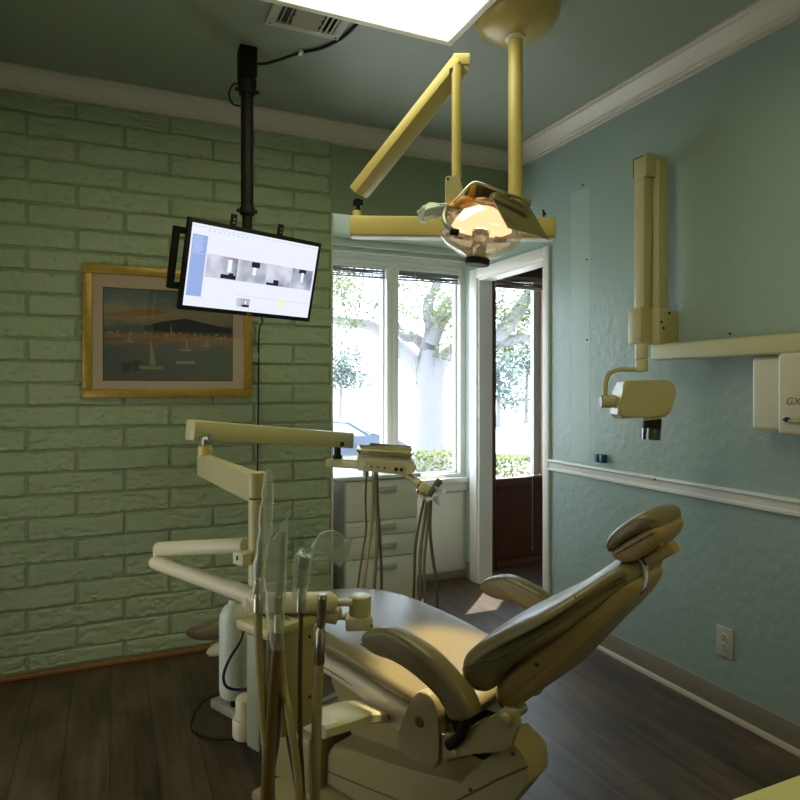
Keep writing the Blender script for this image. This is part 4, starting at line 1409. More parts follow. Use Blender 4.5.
bm = NB(); pillow(bm, seat, 0.24, 0.045, 4, 6, seat_w, 0.0, (0, 1), 10); st = part('seat_cushion', bm, M['leather'], dc, local=True, angle=60)
fr = [(-0.95, 0.315), (-0.72, 0.415), (-0.5, 0.47), (-0.35, 0.482), (-0.2, 0.476), (-0.06, 0.460), (0.10, 0.436), (0.24, 0.44), (0.25, 0.38), (0.10, 0.350), (-0.04, 0.388), (-0.225, 0.425), (-0.45, 0.425), (-0.7, 0.36), (-0.95, 0.27)]
bm = NB(); pillow(bm, fr, 0.225, 0.02, 3, 4, lambda x, z: seat_w(x, z) , 0, None, 4); part('seat_frame', bm, M['ivory'], dc, local=True, angle=45)
bm = NB()
for sgn in (-1, 1):
    tube(bm, [(x, sgn * 0.2225 * seat_w(x, 0), z) for x, z in ((-0.62, 0.432), (-0.42, 0.452), (-0.22, 0.448), (-0.05, 0.420), (0.09, 0.392))], 0.0018, 6, 4)
part('frame_seam', bm, M['piping'], dc, local=True)
bm = NB(); pillow(bm, [(-1.12, 0.330), (-1.10, 0.347), (-1.04, 0.366), (-0.92, 0.410), (-0.88, 0.40), (-0.90, 0.35), (-1.03, 0.312), (-1.10, 0.310)], 0.178, 0.03, 4, 5, None, 0, None, 6); part('foot_cover', bm, M['brownpad'], dc, 'dark brown foot end', local=True, angle=60)

# arms
armp = [(0.0, 0.626), (0.028, 0.650), (0.088, 0.668), (0.142, 0.664), (0.226, 0.640), (0.295, 0.603), (0.338, 0.572), (0.358, 0.542), (0.355, 0.525), (0.324, 0.509), (0.303, 0.507), (0.285, 0.52), (0.264, 0.542), (0.226, 0.563), (0.168, 0.583), (0.11, 0.593), (0.056, 0.592), (0.010, 0.603)]
for sgn in (-1, 1):
    dz = 0.0 if sgn < 0 else 0.014
    bm = NB(); pillow(bm, [(x, z + dz) for x, z in armp], 0.030, 0.014, 3, 5, None, 0.004, (0, 1), 4)
    bm.transform(Matrix.Translation((0, sgn * 0.282, 0)))
    a = part('armrest', bm, M['leather'], dc, local=True, angle=60)
    bm = NB()
    lo = [(0.004, 0.612), (0.056, 0.606), (0.11, 0.606), (0.168, 0.597), (0.226, 0.578), (0.264, 0.557), (0.285, 0.537), (0.310, 0.522)]
    for s2 in (-1, 1):
        tube(bm, [(x, sgn * 0.282 + s2 * 0.0302, z + dz) for x, z in lo], 0.0022, 6, 4)
    part('piping', bm, M['piping'], a, local=True)
    # arm post
    bm = NB(); tube(bm, [(0.335, sgn * 0.282, 0.53 + dz), (0.31, sgn * 0.275, 0.46), (0.27, sgn * 0.27, 0.42)], 0.014, 12, 3); part('arm_post', bm, M['blackmetal'], dc, local=True)

# hip brackets and links
brk = closed_spline([(0.181, 0.522), (0.157, 0.508), (0.133, 0.461), (0.098, 0.372), (0.112, 0.345), (0.21, 0.338), (0.236, 0.37), (0.237, 0.45), (0.226, 0.50), (0.205, 0.522)], 3)
for sgn in (-1, 1):
    y = sgn * 0.255
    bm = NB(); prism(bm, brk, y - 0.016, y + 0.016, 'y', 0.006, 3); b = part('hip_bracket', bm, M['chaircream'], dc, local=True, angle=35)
    bm = NB(); cyl(bm, (0.176, y + sgn * 0.010, 0.445), (0.176, y + sgn * 0.020, 0.445), 0.0135, None, 20, 0.003); part('bolt', bm, M['brown'], b, local=True)
    lk = [(0.20, 0.43), (0.262, 0.432), (0.30, 0.452), (0.40, 0.535), (0.42, 0.555), (0.455, 0.560), (0.462, 0.53), (0.440, 0.47), (0.425, 0.455), (0.34, 0.42), (0.28, 0.385), (0.19, 0.352)]
    if sgn > 0:
        continue
    bm = NB(); prism(bm, lk, y - 0.012 + sgn * -0.004, y + 0.010, 'y', 0.004, 2); l = part('back_link', bm, M['chaircream'], dc, local=True, angle=30)
    bm = NB(); cyl(bm, (0.285, y + sgn * 0.008, 0.405), (0.285, y + sgn * 0.016, 0.405), 0.006, None, 14, 0.002); part('link_bolt', bm, M['yellow'], l, local=True)
    bm = NB(); cyl(bm, (0.43, y + sgn * -0.002, 0.535), (0.43, y + sgn * 0.020, 0.535), 0.015, None, 18, 0.004); part('link_hub', bm, M['chaircream'], l, local=True)
bm = NB(); cyl(bm, (0.43, -0.25, 0.535), (0.43, -0.19, 0.535), 0.014, None, 16); cyl(bm, (0.176, -0.25, 0.43), (0.176, 0.25, 0.43), 0.014, None, 16); part('pivot_rod', bm, M['greymetal'], dc, local=True)
bm = NB(); bb(bm, 0.24, 0.34, -0.22, -0.12, 0.38, 0.46, 0.01); bb(bm, 0.285, 0.30, -0.262, -0.235, 0.44, 0.50); part('mechanism', bm, M['blackmetal'], dc, local=True)

# backrest
back = [(0.286, 0.59), (0.291, 0.625), (0.31, 0.650), (0.339, 0.676), (0.396, 0.718), (0.48, 0.772), (0.533, 0.808), (0.575, 0.842), (0.612, 0.872), (0.640, 0.886), (0.656, 0.878), (0.657, 0.858), (0.630, 0.832), (0.58, 0.785), (0.53, 0.735), (0.48, 0.692), (0.445, 0.662), (0.40, 0.625), (0.375, 0.585), (0.355, 0.562), (0.320, 0.556), (0.296, 0.566)]


def back_w(x, z):
    if x < 0.47:
        return 1.0 - 0.05 * max(0, x - 0.29) / 0.18
    s = min(1, (x - 0.47) / 0.19)
    return 0.95 - 0.53 * (s * s * (3 - 2 * s))


bm = NB(); pillow(bm, back, 0.255, 0.032, 3, 6, back_w, 0.022, (-0.55, 0.83), 12); bk = part('backrest_cushion', bm, M['leather'], dc, local=True, angle=60)
bm = NB()
for sgn in (-1, 1):
    seam = [(0.300, 0.610), (0.345, 0.640), (0.40, 0.665), (0.47, 0.715), (0.54, 0.775), (0.60, 0.832), (0.645, 0.865)]
    tube(bm, [(x, sgn * (0.2565 * back_w(x, z)), z) for x, z in seam], 0.0016, 6, 4)
    tube(bm, [(x, sgn * (0.2565 * back_w(x, z)), z) for x, z in ((0.560, 0.828), (0.566, 0.810), (0.570, 0.803))], 0.0016, 6, 3)
part('stitching', bm, M['piping'], bk, local=True)
shell = [(0.385, 0.620), (0.352, 0.575), (0.350, 0.525), (0.372, 0.500), (0.405, 0.520), (0.445, 0.562), (0.50, 0.628), (0.57, 0.712), (0.628, 0.780), (0.655, 0.818), (0.665, 0.850), (0.645, 0.858), (0.60, 0.820), (0.53, 0.755), (0.46, 0.695)]


def shell_w(x, z):
    s = min(1, max(0, (x - 0.36) / 0.30))
    return 1.0 - 0.52 * s


bm = NB(); pillow(bm, shell, 0.205, 0.05, 3, 6, shell_w, 0, None, 8); sh = part('backrest_shell', bm, M['tan'], dc, 'tan plastic back shell', local=True, angle=60)
bm = NB(); cyl(bm, (0.46, -0.178, 0.64), (0.46, -0.16, 0.64), 0.005, None, 12); part('screw', bm, M['dark'], sh, local=True)

# headrest
hr_ = [(0.588, 0.922), (0.596, 0.945), (0.620, 0.972), (0.650, 0.996), (0.680, 1.012), (0.702, 1.012), (0.712, 0.998), (0.706, 0.984), (0.680, 0.976), (0.645, 0.952), (0.615, 0.926), (0.600, 0.914)]
bm = NB(); pillow(bm, hr_, 0.098, 0.016, 3, 5, lambda x, z: 1.0 - 0.12 * abs((x - 0.65) / 0.06) ** 3, 0.008, (-0.6, 0.8), 8); hc = part('headrest_cushion', bm, M['leather'], dc, local=True, angle=60)
hs = [(0.603, 0.918), (0.635, 0.945), (0.675, 0.975), (0.708, 0.988), (0.716, 0.972), (0.704, 0.945), (0.675, 0.915), (0.645, 0.898), (0.616, 0.898)]
bm = NB(); pillow(bm, hs, 0.092, 0.018, 3, 5, None, 0, None, 6); part('headrest_shell', bm, M['tan'], dc, local=True, angle=60)
for sgn in (-1, 1):
    bm = NB(); tube(bm, [(x, sgn * 0.0945, z) for x, z in ((0.604, 0.920), (0.635, 0.947), (0.672, 0.974), (0.704, 0.986))], 0.0012, 6, 3)
    part('piping', bm, M['piping'], hc, local=True)
bm = NB(); tube(bm, [(0.635, -0.03, 0.905), (0.655, -0.03, 0.892), (0.662, -0.03, 0.862), (0.655, -0.03, 0.83), (0.64, -0.03, 0.818)], 0.011, 12, 4)
part('headrest_bar', bm, M['chrome'], dc, 'chrome hoop', local=True)
bm = NB(); b2 = Matrix.Rotation(-0.62, 3, 'Y'); box(bm, (0.702, -0.03, 0.918), (0.078, 0.045, 0.026), 0.007, b2); box(bm, (0.682, -0.03, 0.928), (0.05, 0.03, 0.02), 0.004, b2); part('headrest_lever', bm, M['tan'], dc, local=True)

# lift cover (the slanted rear housing) and base
basep = [(-0.29, 0.05), (-0.285, 0.15), (-0.26, 0.185), (-0.16, 0.205), (0.05, 0.235), (0.20, 0.262), (0.26, 0.278), (0.27, 0.25), (0.25, 0.12), (0.22, 0.05)]
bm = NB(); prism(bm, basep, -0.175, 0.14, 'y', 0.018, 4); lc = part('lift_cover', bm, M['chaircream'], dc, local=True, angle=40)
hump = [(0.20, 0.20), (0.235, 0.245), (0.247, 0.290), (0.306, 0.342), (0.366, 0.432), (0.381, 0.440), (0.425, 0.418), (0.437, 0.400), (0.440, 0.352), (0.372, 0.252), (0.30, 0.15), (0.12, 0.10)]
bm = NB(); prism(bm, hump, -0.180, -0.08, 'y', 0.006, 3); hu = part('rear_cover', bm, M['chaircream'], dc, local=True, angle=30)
bm = NB(); tube(bm, [(0.438, -0.1805, 0.392), (0.35, -0.1805, 0.325), (0.24, -0.1805, 0.232), (0.14, -0.1805, 0.148)], 0.0028, 6); part('cover_seam', bm, M['piping'], hu, local=True)
bm = NB(); tube(bm, [(-0.28, -0.1765, 0.10), (-0.05, -0.1765, 0.125), (0.17, -0.1765, 0.150)], 0.0022, 6); part('cover_seam', bm, M['piping'], lc, local=True)
bm = NB()
bm.free()
for x, z in ((0.272, 0.268), (0.398, 0.408)):
    bm = NB(); cyl(bm, (x, -0.184, z), (x, -0.179, z), 0.006, None, 12, 0.001); part('cover_screw', bm, M['brown'], hu, local=True)
bm = NB()
prism(bm, [(-0.55, 0.03), (-0.54, 0.16), (-0.50, 0.195), (-0.295, 0.215), (-0.295, 0.03)], -0.235, 0.20, 'y', 0.02, 3); fh = part('front_housing', bm, M['chaircream'], dc, local=True, angle=40)
bm = NB()
for x in (-0.38, -0.46):
    tube(bm, [(x, -0.20, 0.2115 + (x + 0.305) * 0.08), (x, 0.17, 0.2115 + (x + 0.305) * 0.08)], 0.004, 6)
part('housing_grooves', bm, M['piping'], fh, local=True)
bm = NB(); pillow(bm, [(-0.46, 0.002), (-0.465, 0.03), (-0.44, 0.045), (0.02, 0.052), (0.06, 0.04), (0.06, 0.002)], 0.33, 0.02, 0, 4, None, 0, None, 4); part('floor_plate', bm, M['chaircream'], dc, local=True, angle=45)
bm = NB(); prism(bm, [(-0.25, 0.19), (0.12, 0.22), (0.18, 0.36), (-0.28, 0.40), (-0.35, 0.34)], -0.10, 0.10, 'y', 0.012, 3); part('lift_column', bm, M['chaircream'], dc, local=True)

# ------------------------------------------------------------------ delivery unit on the left of the chair
du = thing('delivery_unit', 'cream dental delivery unit with jointed arms and a tray head', 'dental unit', (0.334, 1.451, 0.0), CA + PI / 2)
v_ = V((0.9085, 0.4179, 0)); u_ = V((-0.418, 0.908, 0))
RB = Matrix((v_, u_, UP)).transposed()
A0 = V((0.302, 1.359, 0))
cx = A0 + v_ * 0.067 + u_ * 0.056
bm = NB(); box(bm, (cx.x, cx.y, 0.780), (0.138, 0.116, 0.022), 0.006, RB); part('box_lid', bm, M['cream'], du)
q = cx + v_ * 0.020
bm = NB(); box(bm, (q.x, q.y, 0.659), (0.092, 0.100, 0.225), 0.004, RB); bx_ = part('junction_box', bm, M['chaircream'], du)
q = A0 + v_ * 0.012 + u_ * 0.055
bm = NB(); box(bm, (q.x, q.y, 0.645), (0.022, 0.045, 0.245), 0.004, RB); part('side_panel', bm, mat('green_grey_panel', (0.30, 0.33, 0.24), 0.45), du)
bm = NB()
for dv, zz in ((0.118, 0.745), (0.118, 0.61)):
    q = A0 + v_ * dv + u_ * 0.0045
    box(bm, (q.x, q.y, zz), (0.005, 0.004, 0.005), 0, RB)
part('box_screws', bm, M['dark'], bx_)
for i in range(4):
    bm = NB(); q = A0 + v_ * (0.05 + 0.02 * i) + u_ * 0.06; box(bm, (q.x, q.y, 0.7915), (0.003, 0.09, 0.001), 0, RB); part('lid_groove', bm, M['hose_dark'], du)
# swooping link to the chair
bm = NB()
sw = [cw(0.02, -0.50, 0.47), cw(0.03, -0.42, 0.462), cw(0.0, -0.32, 0.43), cw(-0.03, -0.22, 0.385), cw(-0.04, -0.12, 0.36)]
sp_ = spline(sw, 6)
wv = CM.to_3x3() @ V((1, 0, 0))
rings = []
for i, p in enumerate(sp_):
    h = 0.016
    w = 0.055
    rings.append([bm.verts.new(p + wv * a * w + UP * b * h) for a, b in ((-1, -0.6), (-0.85, -1), (0.85, -1), (1, -0.6), (1, 0.6), (0.85, 1), (-0.85, 1), (-1, 0.6))])
for a, b in zip(rings, rings[1:]):
    for k in range(8):
        bm.faces.new((a[k], a[(k + 1) % 8], b[(k + 1) % 8], b[k]))
bm.faces.new(rings[0][::-1]); bm.faces.new(rings[-1])
part('support_arm', bm, M['ivory'], du)
# column
CX, CY = 0.309, 1.504
bm = NB(); cyl(bm, (CX, CY, 0.53), (CX, CY, 1.045), 0.0195, None, 28); part('column', bm, M['cream'], du)
bm = NB(); cyl(bm, (CX, CY, 1.048), (CX, CY, 1.107), 0.0215, None, 28, 0.004); part('column_head', bm, M['cream'], du)
bm = NB(); box(bm, (CX, CY, 0.545), (0.06, 0.06, 0.03), 0.006, RB); cyl(bm, (CX - 0.02, CY + 0.01, 0.51), (CX - 0.02, CY + 0.01, 0.59), 0.027, None, 20, 0.005); cyl(bm, (CX - 0.02, CY + 0.01, 0.50), (CX - 0.02, CY + 0.01, 0.545), 0.034, None, 20, 0.006); part('bottle_socket', bm, M['ivory'], du)
# lower tray arm B (from column to left joint)
pB = V((0.261, 2.073, 1.064)); pc = V((CX, CY, 1.07))
bm = beam(pc, pB, 0.038, 0.066, 0.006); part('lower_arm', bm, M['cream'], du)
bm = NB(); cyl(bm, (0.264, 2.058, 1.09), (0.264, 2.058, 1.125), 0.021, None, 20, 0.003); part('arm_pivot', bm, M['yellow'], du)
bm = NB(); box(bm, (0.266, 2.066, 1.138), (0.03, 0.03, 0.03), 0.003, RB); cyl(bm, (0.264, 2.04, 1.150), (0.275, 2.03, 1.150), 0.011, None, 14); part('hinge', bm, M['greymetal'], du)
# spring arm A
pA0, pA1 = V((0.222, 2.078, 1.172)), V((0.908, 2.551, 1.083))
bm = beam(pA0, pA1, 0.045, 0.063, 0.007); aa = part('tray_arm', bm, M['cream'], du)
bm = NB(); q = at(342, 444, 2.62); cyl(bm, q, q - FW * 0.015, 0.010, None, 14); part('arm_bolt', bm, M['dark'], aa)
bm = NB(); cyl(bm, at(337.5, 447, 2.68), at(337.5, 458, 2.68), 0.014, None, 14); cyl(bm, at(337.5, 455, 2.68), at(337.5, 460, 2.68), 0.02, None, 14); part('knuckle', bm, M['black'], du)
bm = beam(at(330, 462.5, 2.69), at(362, 464, 2.60), 0.06, 0.035, 0.006); part('head_arm', bm, M['cream'], du)
# tray head
HD = 2.55
hp = [(357.5, 455.5), (411.5, 460), (416.5, 467), (414, 473), (407, 474.5), (402, 475), (357.5, 470.5)]
bm = NB()
fa = [bm.verts.new(at(x, y, HD)) for x, y in hp]; fb = [bm.verts.new(at(x, y, HD) + FW * 0.20) for x, y in hp]
fs = [bm.faces.new(fa), bm.faces.new(fb[::-1])]
for i in range(len(hp)):
    bm.faces.new((fa[i], fb[i], fb[(i + 1) % len(hp)], fa[(i + 1) % len(hp)]))
bmesh.ops.bevel(bm, geom=list({e for f in fs for e in f.edges}), offset=0.005, segments=3, affect='EDGES')
th = part('control_head', bm, M['ivory'], du)
bm = NB()
hp = [(366, 460.5), (402, 463.5), (406, 467), (405.5, 474), (362.5, 470)]
fa = [bm.verts.new(at(x, y, HD) - FW * 0.003) for x, y in hp]; fb = [bm.verts.new(at(x, y, HD) + FW * 0.002) for x, y in hp]
bm.faces.new(fa); bm.faces.new(fb[::-1])
for i in range(5):
    bm.faces.new((fa[i], fb[i], fb[(i + 1) % 5], fa[(i + 1) % 5]))
part('control_panel', bm, mat('cream_panel', (0.52, 0.46, 0.30), 0.4), th)
for x, y, r in ((371.5, 466.5, 0.0035), (378, 467, 0.0035), (384.5, 467.7, 0.0035), (396, 469, 0.0075), (401.5, 469.5, 0.0075)):
    bm = NB(); q = at(x, y, HD) - FW * 0.003; cyl(bm, q, q - FW * 0.008, r, None, 12); part('control_knob', bm, M['dark'], th)
# hose holder at the right of the head
bm = NB(); tube(bm, [at(404, 473, 2.6), at(414, 480, 2.58), at(420, 485, 2.56)], [0.014, 0.016, 0.018], 12, 3); cyl(bm, at(419, 486, 2.55), at(430, 493, 2.55), 0.026, None, 18, 0.006); part('holder_arm', bm, M['cream'], du)
for i in range(3):
    bm = NB()
    c = at(421 + i * 3.2, 494 + i * 1.6, 2.53 - i * 0.01)
    pts = [c + RT * 0.014 * math.cos(a) + UP * 0.014 * math.sin(a) * 1.2 for a in [2 * PI * k / 14 for k in range(13)]]
    tube(bm, pts, 0.0022, 6); part('holder_ring', bm, M['chrome'], du)
bm = NB(); cyl(bm, at(366, 470, 2.6), at(366, 476, 2.6), 0.012, None, 12); cyl(bm, at(375, 471, 2.6), at(375, 477, 2.6), 0.012, None, 12); part('hose_outlet', bm, M['greymetal'], du)

# assistant arm: C and D tubes, blocks, crossbar
jL = V((0.108, 1.865, 0.833))
bm = NB(); cyl(bm, V((0.290, 1.530, 0.934)), V((0.118, 1.863, 0.868)), 0.0185, None, 24, 0.006); part('upper_tube', bm, M['ivory'], du)
bm = NB(); tube(bm, [jL, V((0.122, 1.840, 0.834)), V((0.309, 1.450, 0.829))], [0.016, 0.0195, 0.0195], 24); part('lower_tube', bm, M['ivory'], du)
bm = NB(); cyl(bm, V((0.116, 1.86, 0.825)), V((0.116, 1.86, 0.872)), 0.011, None, 14); part('tube_joint', bm, M['ivory'], du)
bm = NB(); q = at(248, 557, 1.5); box(bm, q, (0.058, 0.04, 0.028), 0.004, RB); bl = part('joint_block', bm, M['ivory'], du)
bm = NB(); q = at(237, 558, 1.47); box(bm, q, (0.003, 0.003, 0.01), 0, RB); part('block_slot', bm, M['dark'], bl)
BD = 1.47
bm = NB(); tube(bm, [at(243, 603, BD), at(245, 603, BD), at(249, 603, BD), at(330, 602.5, BD), at(335, 602.5, BD), at(337.5, 602.5, BD)], [0.008, 0.017, 0.0235, 0.0235, 0.018, 0.010], 28); part('crossbar', bm, M['ivory'], du)
bm = NB(); cyl(bm, at(337, 602.5, BD), at(352, 602.5, BD), 0.0085, None, 16); part('crossbar_pin', bm, M['ivory'], du)
bm = NB(); tube(bm, [at(300, 614, 1.50), at(322, 612, 1.50), at(338, 615, 1.50), at(340, 616, 1.50)], [0.02, 0.023, 0.021, 0.012], 20); cyl(bm, at(339, 616.5, 1.50), at(350, 617, 1.50), 0.008, None, 12); part('lower_crossbar', bm, M['ivory'], du)
bm = NB(); q = at(360, 605, 1.50); cyl(bm, q - UP * 0.022, q + UP * 0.022, 0.0255, None, 32, 0.003); part('tension_knob', bm, M['cream'], du)
bm = NB(); q = at(359, 621, 1.50); box(bm, q, (0.062, 0.055, 0.030), 0.005, Matrix.Rotation(-YAW + 0.1, 3, 'Z')); kb = part('knob_block', bm, M['ivory'], du)
bm = NB(); q = at(372, 625, 1.47); cyl(bm, q, q - FW * 0.006, 0.0022, None, 8); part('screw', bm, M['dark'], kb)

# ------------------------------------------------------------------ instruments with hoses on the assistant bar
HDs = 1.325


def instrument(label, hp, hose, hm, hr, group, tip=None, barrel=(0.0085, 0.009)):
    """hp: metal barrel points; hose: list of (x,y,d)"""
    b = at(*hose[-1])
    t = thing('suction_instrument', label, 'dental instrument', (b.x, b.y, b.z))
    bm = NB(); P_ = [at(*p) for p in hp]
    d = (P_[1] - P_[0]).normalized()
    L = (P_[1] - P_[0]).length
    tube(bm, [P_[0], P_[0] + d * L * 0.06, P_[0] + d * L * 0.08, P_[0] + d * L * 0.45, P_[0] + d * L * 0.48, P_[0] + d * L * 0.55, P_[1] - d * L * 0.02, P_[1]],
         [barrel[0] * 0.8, barrel[0] * 1.15, barrel[0], barrel[0] * 0.95, barrel[0] * 0.75, barrel[1], barrel[1] * 1.1, barrel[1] * 0.9], 18)
    part('barrel', bm, M['steel'], t, 'steel barrel')
    bm = NB(); tube(bm, [at(*p) for p in hose], hr, 14, 6); part('hose', bm, hm, t)
    if tip:
        bm = NB(); tube(bm, [at(*p[:3]) for p in tip], [p[3] for p in tip], 14, 3); part('tip', bm, tip_mat, t)
    return t


tip_mat = M['hose_grey']
instrument('thin tan hosed instrument under the tallest plastic sleeve', [(258, 577, HDs), (258, 612, HDs)],
           [(258, 608, HDs), (258.5, 640, HDs), (260.5, 680, HDs), (264, 730, HDs), (270, 780, HDs), (272, 830, 1.32), (276, 880, 1.34)], M['hose_tan'], 0.0085, None,
           tip=[(261, 506, HDs, 0.004), (259.5, 545, HDs, 0.0055), (258, 578, HDs, 0.0065)])
tip_mat = M['qround']
instrument('amber hosed instrument in the wide sleeve with slanted top', [(278, 594, HDs), (278, 636, HDs)],
           [(278, 632, HDs), (276, 655, 1.325), (273, 690, 1.325), (270, 730, 1.325), (267, 780, 1.32), (264, 840, 1.32), (262, 890, 1.34)], M['hose_brown'], 0.0115, None,
           tip=[(283, 531, HDs, 0.0065), (281.5, 565, HDs, 0.0065), (279, 596, HDs, 0.0075)])
tip_mat = M['greymetal']
instrument('black coned instrument whose plastic sleeve folds to the right', [(302, 566, 1.35), (301, 612, 1.35)],
           [(301, 610, 1.35), (300.5, 650, 1.35), (300, 700, 1.35), (300.5, 745, 1.35), (303, 790, 1.35), (305, 850, 1.325), (304, 890, 1.34)], M['hose_dark'], 0.005, None,
           tip=[(305, 555, 1.35, 0.0165), (303.5, 562, 1.35, 0.014), (302.5, 569, 1.35, 0.009)])
instrument('bare steel instrument with a thick tan hose, rightmost on the bar', [(322.5, 594, 1.34), (319, 664, 1.34)],
           [(319, 660, 1.34), (317.5, 690, 1.34), (316.5, 730, 1.34), (315.5, 770, 1.34), (315, 830, 1.37), (315, 890, 1.32)], M['hose_tan'], 0.0105, None, barrel=(0.0095, 0.011))
# loose hoses of the unit
for pts, r, m_, lab in (
    ([(280, 640, 1.35), (283, 680, 1.35), (290, 720, 1.32), (296, 760, 1.32), (299, 800, 1.32), (300, 880, 1.35)], 0.008, 'hose_tan', 'tan hose slanting from the junction box down behind the dark one'),
    ([(277, 640, 1.345), (279, 690, 1.345), (277, 740, 1.345), (272, 780, 1.32), (276, 860, 1.325)], 0.006, 'hose_grey', 'grey hose crossing behind the amber one'),
    ([(284, 700, 1.40), (290, 740, 1.50), (296, 775, 1.54), (300, 800, 1.58), (306, 830, 1.6)], 0.009, 'hose_dark', 'dark hose slanting behind the lower tan hoses')):
    bm = NB(); tube(bm, [at(*p) for p in pts], r, 14, 6); single('unit_hose', bm, M[m_], lab, 'hose')

# sleeves
dS = 1.317
bag('plastic_sleeve', [(at(267, 469, dS), RT * 0.002, 0.001), (at(268.5, 476, dS), RT * 0.009, 0.002), (at(268, 495, dS), RT * 0.012, 0.003), (at(265, 530, dS), RT * 0.014, 0.006), (at(260, 565, dS), RT * 0.012, 0.009), (at(256, 598, dS), RT * 0.011, 0.010)],
    'tall narrow clear sleeve, leftmost of the plastic covers', seed=1.0, crumple=0.004)
dS = 1.317
bm = None
bag('plastic_sleeve', [(at(289, 518, dS), RT * 0.001 , 0.001), (at(284, 526, dS), RT * 0.009 + UP * 0.008, 0.002), (at(277, 540, dS), RT * 0.022 + UP * 0.012, 0.003), (at(275.5, 570, dS), RT * 0.0235, 0.006), (at(275, 610, dS), RT * 0.019, 0.010), (at(276.5, 635, dS), RT * 0.016, 0.010), (at(278, 648, dS), RT * 0.012, 0.008)],
    'wide clear sleeve with slanted top, middle one of the plastic covers', seed=4.0, crumple=0.005)
bm = NB(); tube(bm, [at(264.5, 543, 1.312), at(275, 531, 1.312), at(288, 518, 1.312)], 0.0012, 6); single('sleeve_seal', bm, M['gauze'], 'pale sealed top edge of the slanted plastic sleeve', 'sleeve edge')
dS = 1.335
bag('plastic_sleeve', [(at(299, 600, dS), RT * 0.016, 0.010), (at(301, 575, dS), RT * 0.017, 0.012), (at(304, 553, dS), RT * 0.020 , 0.014), (at(314, 547, dS), RT * 0.010 + UP * 0.024, 0.012), (at(330, 545, dS), RT * 0.004 + UP * 0.030, 0.006), (at(343, 548, dS), RT * -0.008 + UP * 0.034, 0.002), (at(350, 551, dS), RT * -0.012 + UP * 0.028, 0.001)],
    'crumpled clear sleeve bent over to the right, with white paper end', seed=9.0, crumple=0.006)
bm = NB()
a = [at(344, 543, 1.33), at(353, 537, 1.33), at(349, 553, 1.33), at(340, 568, 1.33), at(327, 556, 1.33)]
fa = [bm.verts.new(p) for p in a]; fb = [bm.verts.new(p + FW * 0.0015) for p in a]
bm.faces.new(fa); bm.faces.new(fb[::-1])
for i in range(5):
    bm.faces.new((fa[i], fb[i], fb[(i + 1) % 5], fa[(i + 1) % 5]))
single('paper_tab', bm, film('paper_film', 0.35, (0.9, 0.92, 0.95), 0.1, 0.3, (0.62, 0.65, 0.68)), 'whitish paper tab at the end of the bent sleeve', 'paper tab')

# ------------------------------------------------------------------ hoses under the tray head
for i, (pts, r, m_, lab) in enumerate((
    ([(366.5, 474, 2.6), (365.5, 500, 2.6), (366, 530, 2.6), (361.5, 560, 2.58), (357, 600, 2.57), (360, 640, 2.57), (380, 655, 2.57)], 0.0040, 'hose_dark', 'thin dark hose, leftmost of those hanging from the tray head'),
    ([(373.5, 474, 2.6), (373, 500, 2.6), (371, 530, 2.6), (367, 560, 2.58), (363, 600, 2.57), (368, 645, 2.57), (385, 660, 2.56)], 0.0068, 'hose_tan', 'tan hose, second from left under the tray head'),
    ([(375.5, 474, 2.59), (376, 500, 2.59), (377.5, 530, 2.59), (376, 560, 2.57), (374, 600, 2.56), (378, 645, 2.56), (392, 662, 2.55)], 0.0068, 'hose_grey', 'grey hose, third from left under the tray head'),
    ([(377, 474, 2.6), (377.5, 500, 2.6), (380, 540, 2.59), (381.5, 570, 2.58), (382, 600, 2.57), (386, 640, 2.57), (400, 655, 2.56)], 0.0056, 'hose_dark', 'dark hose, rightmost under the tray head'),
    ([(424, 500, 2.53), (419, 525, 2.53), (415, 550, 2.53), (414, 590, 2.52), (410, 640, 2.52), (398, 662, 2.53)], 0.0055, 'hose_dark', 'thin dark hose, leftmost in the bunch below the hose holder'),
    ([(427, 502, 2.53), (423, 530, 2.53), (420, 560, 2.53), (420, 600, 2.52), (416, 645, 2.52), (402, 668, 2.53)], 0.0066, 'hose_grey', 'grey hose in the middle of bunch below the hose holder'),
    ([(429, 502, 2.52), (427, 530, 2.52), (424, 565, 2.52), (425, 600, 2.51), (420, 645, 2.51), (406, 670, 2.52)], 0.006, 'hose_grey', 'greyish hose just right of middle below the hose holder'),
    ([(431, 500, 2.52), (430, 530, 2.52), (433, 560, 2.52), (437, 590, 2.51), (434, 640, 2.51), (412, 672, 2.52)], 0.0062, 'hose_dark', 'dark hose, rightmost in the bunch below the hose holder'))):
    bm = NB(); tube(bm, [at(*p) for p in pts], r, 12, 6); single('handpiece_hose', bm, M[m_], lab, 'hose', 'hoses of the tray head')
bm = NB(); cyl(bm, at(429, 496, 2.50), at(440, 480, 2.48), 0.011, 0.014, 16, 0.004); single('handpiece', bm, mat('dark_green_grip', (0.10, 0.12, 0.08), 0.4), 'dark green handpiece grip resting in the hose holder', 'handpiece')
bm = NB()
n = 10
g = []
for i in range(n + 1):
    row = []
    for j in range(n + 1):
        x = 434 + (i / n) * (11 - 6 * j / n) + 2 * math.sin(j * 0.7)
        y = 486 + j / n * 17 + 3 * (i / n)
        row.append(bm.verts.new(at(x, y, 2.47) + FW * (0.012 * noise.noise(V((i * 0.5, j * 0.5, 1))))))
    g.append(row)
for i in range(n):
    for j in range(n):
        bm.faces.new((g[i][j], g[i + 1][j], g[i + 1][j + 1], g[i][j + 1]))
bmesh.ops.solidify(bm, geom=list(bm.faces), thickness=0.002)
single('gauze_wipe', bm, M['gauze'], 'crumpled white gauze tucked beside the green handpiece', 'gauze')

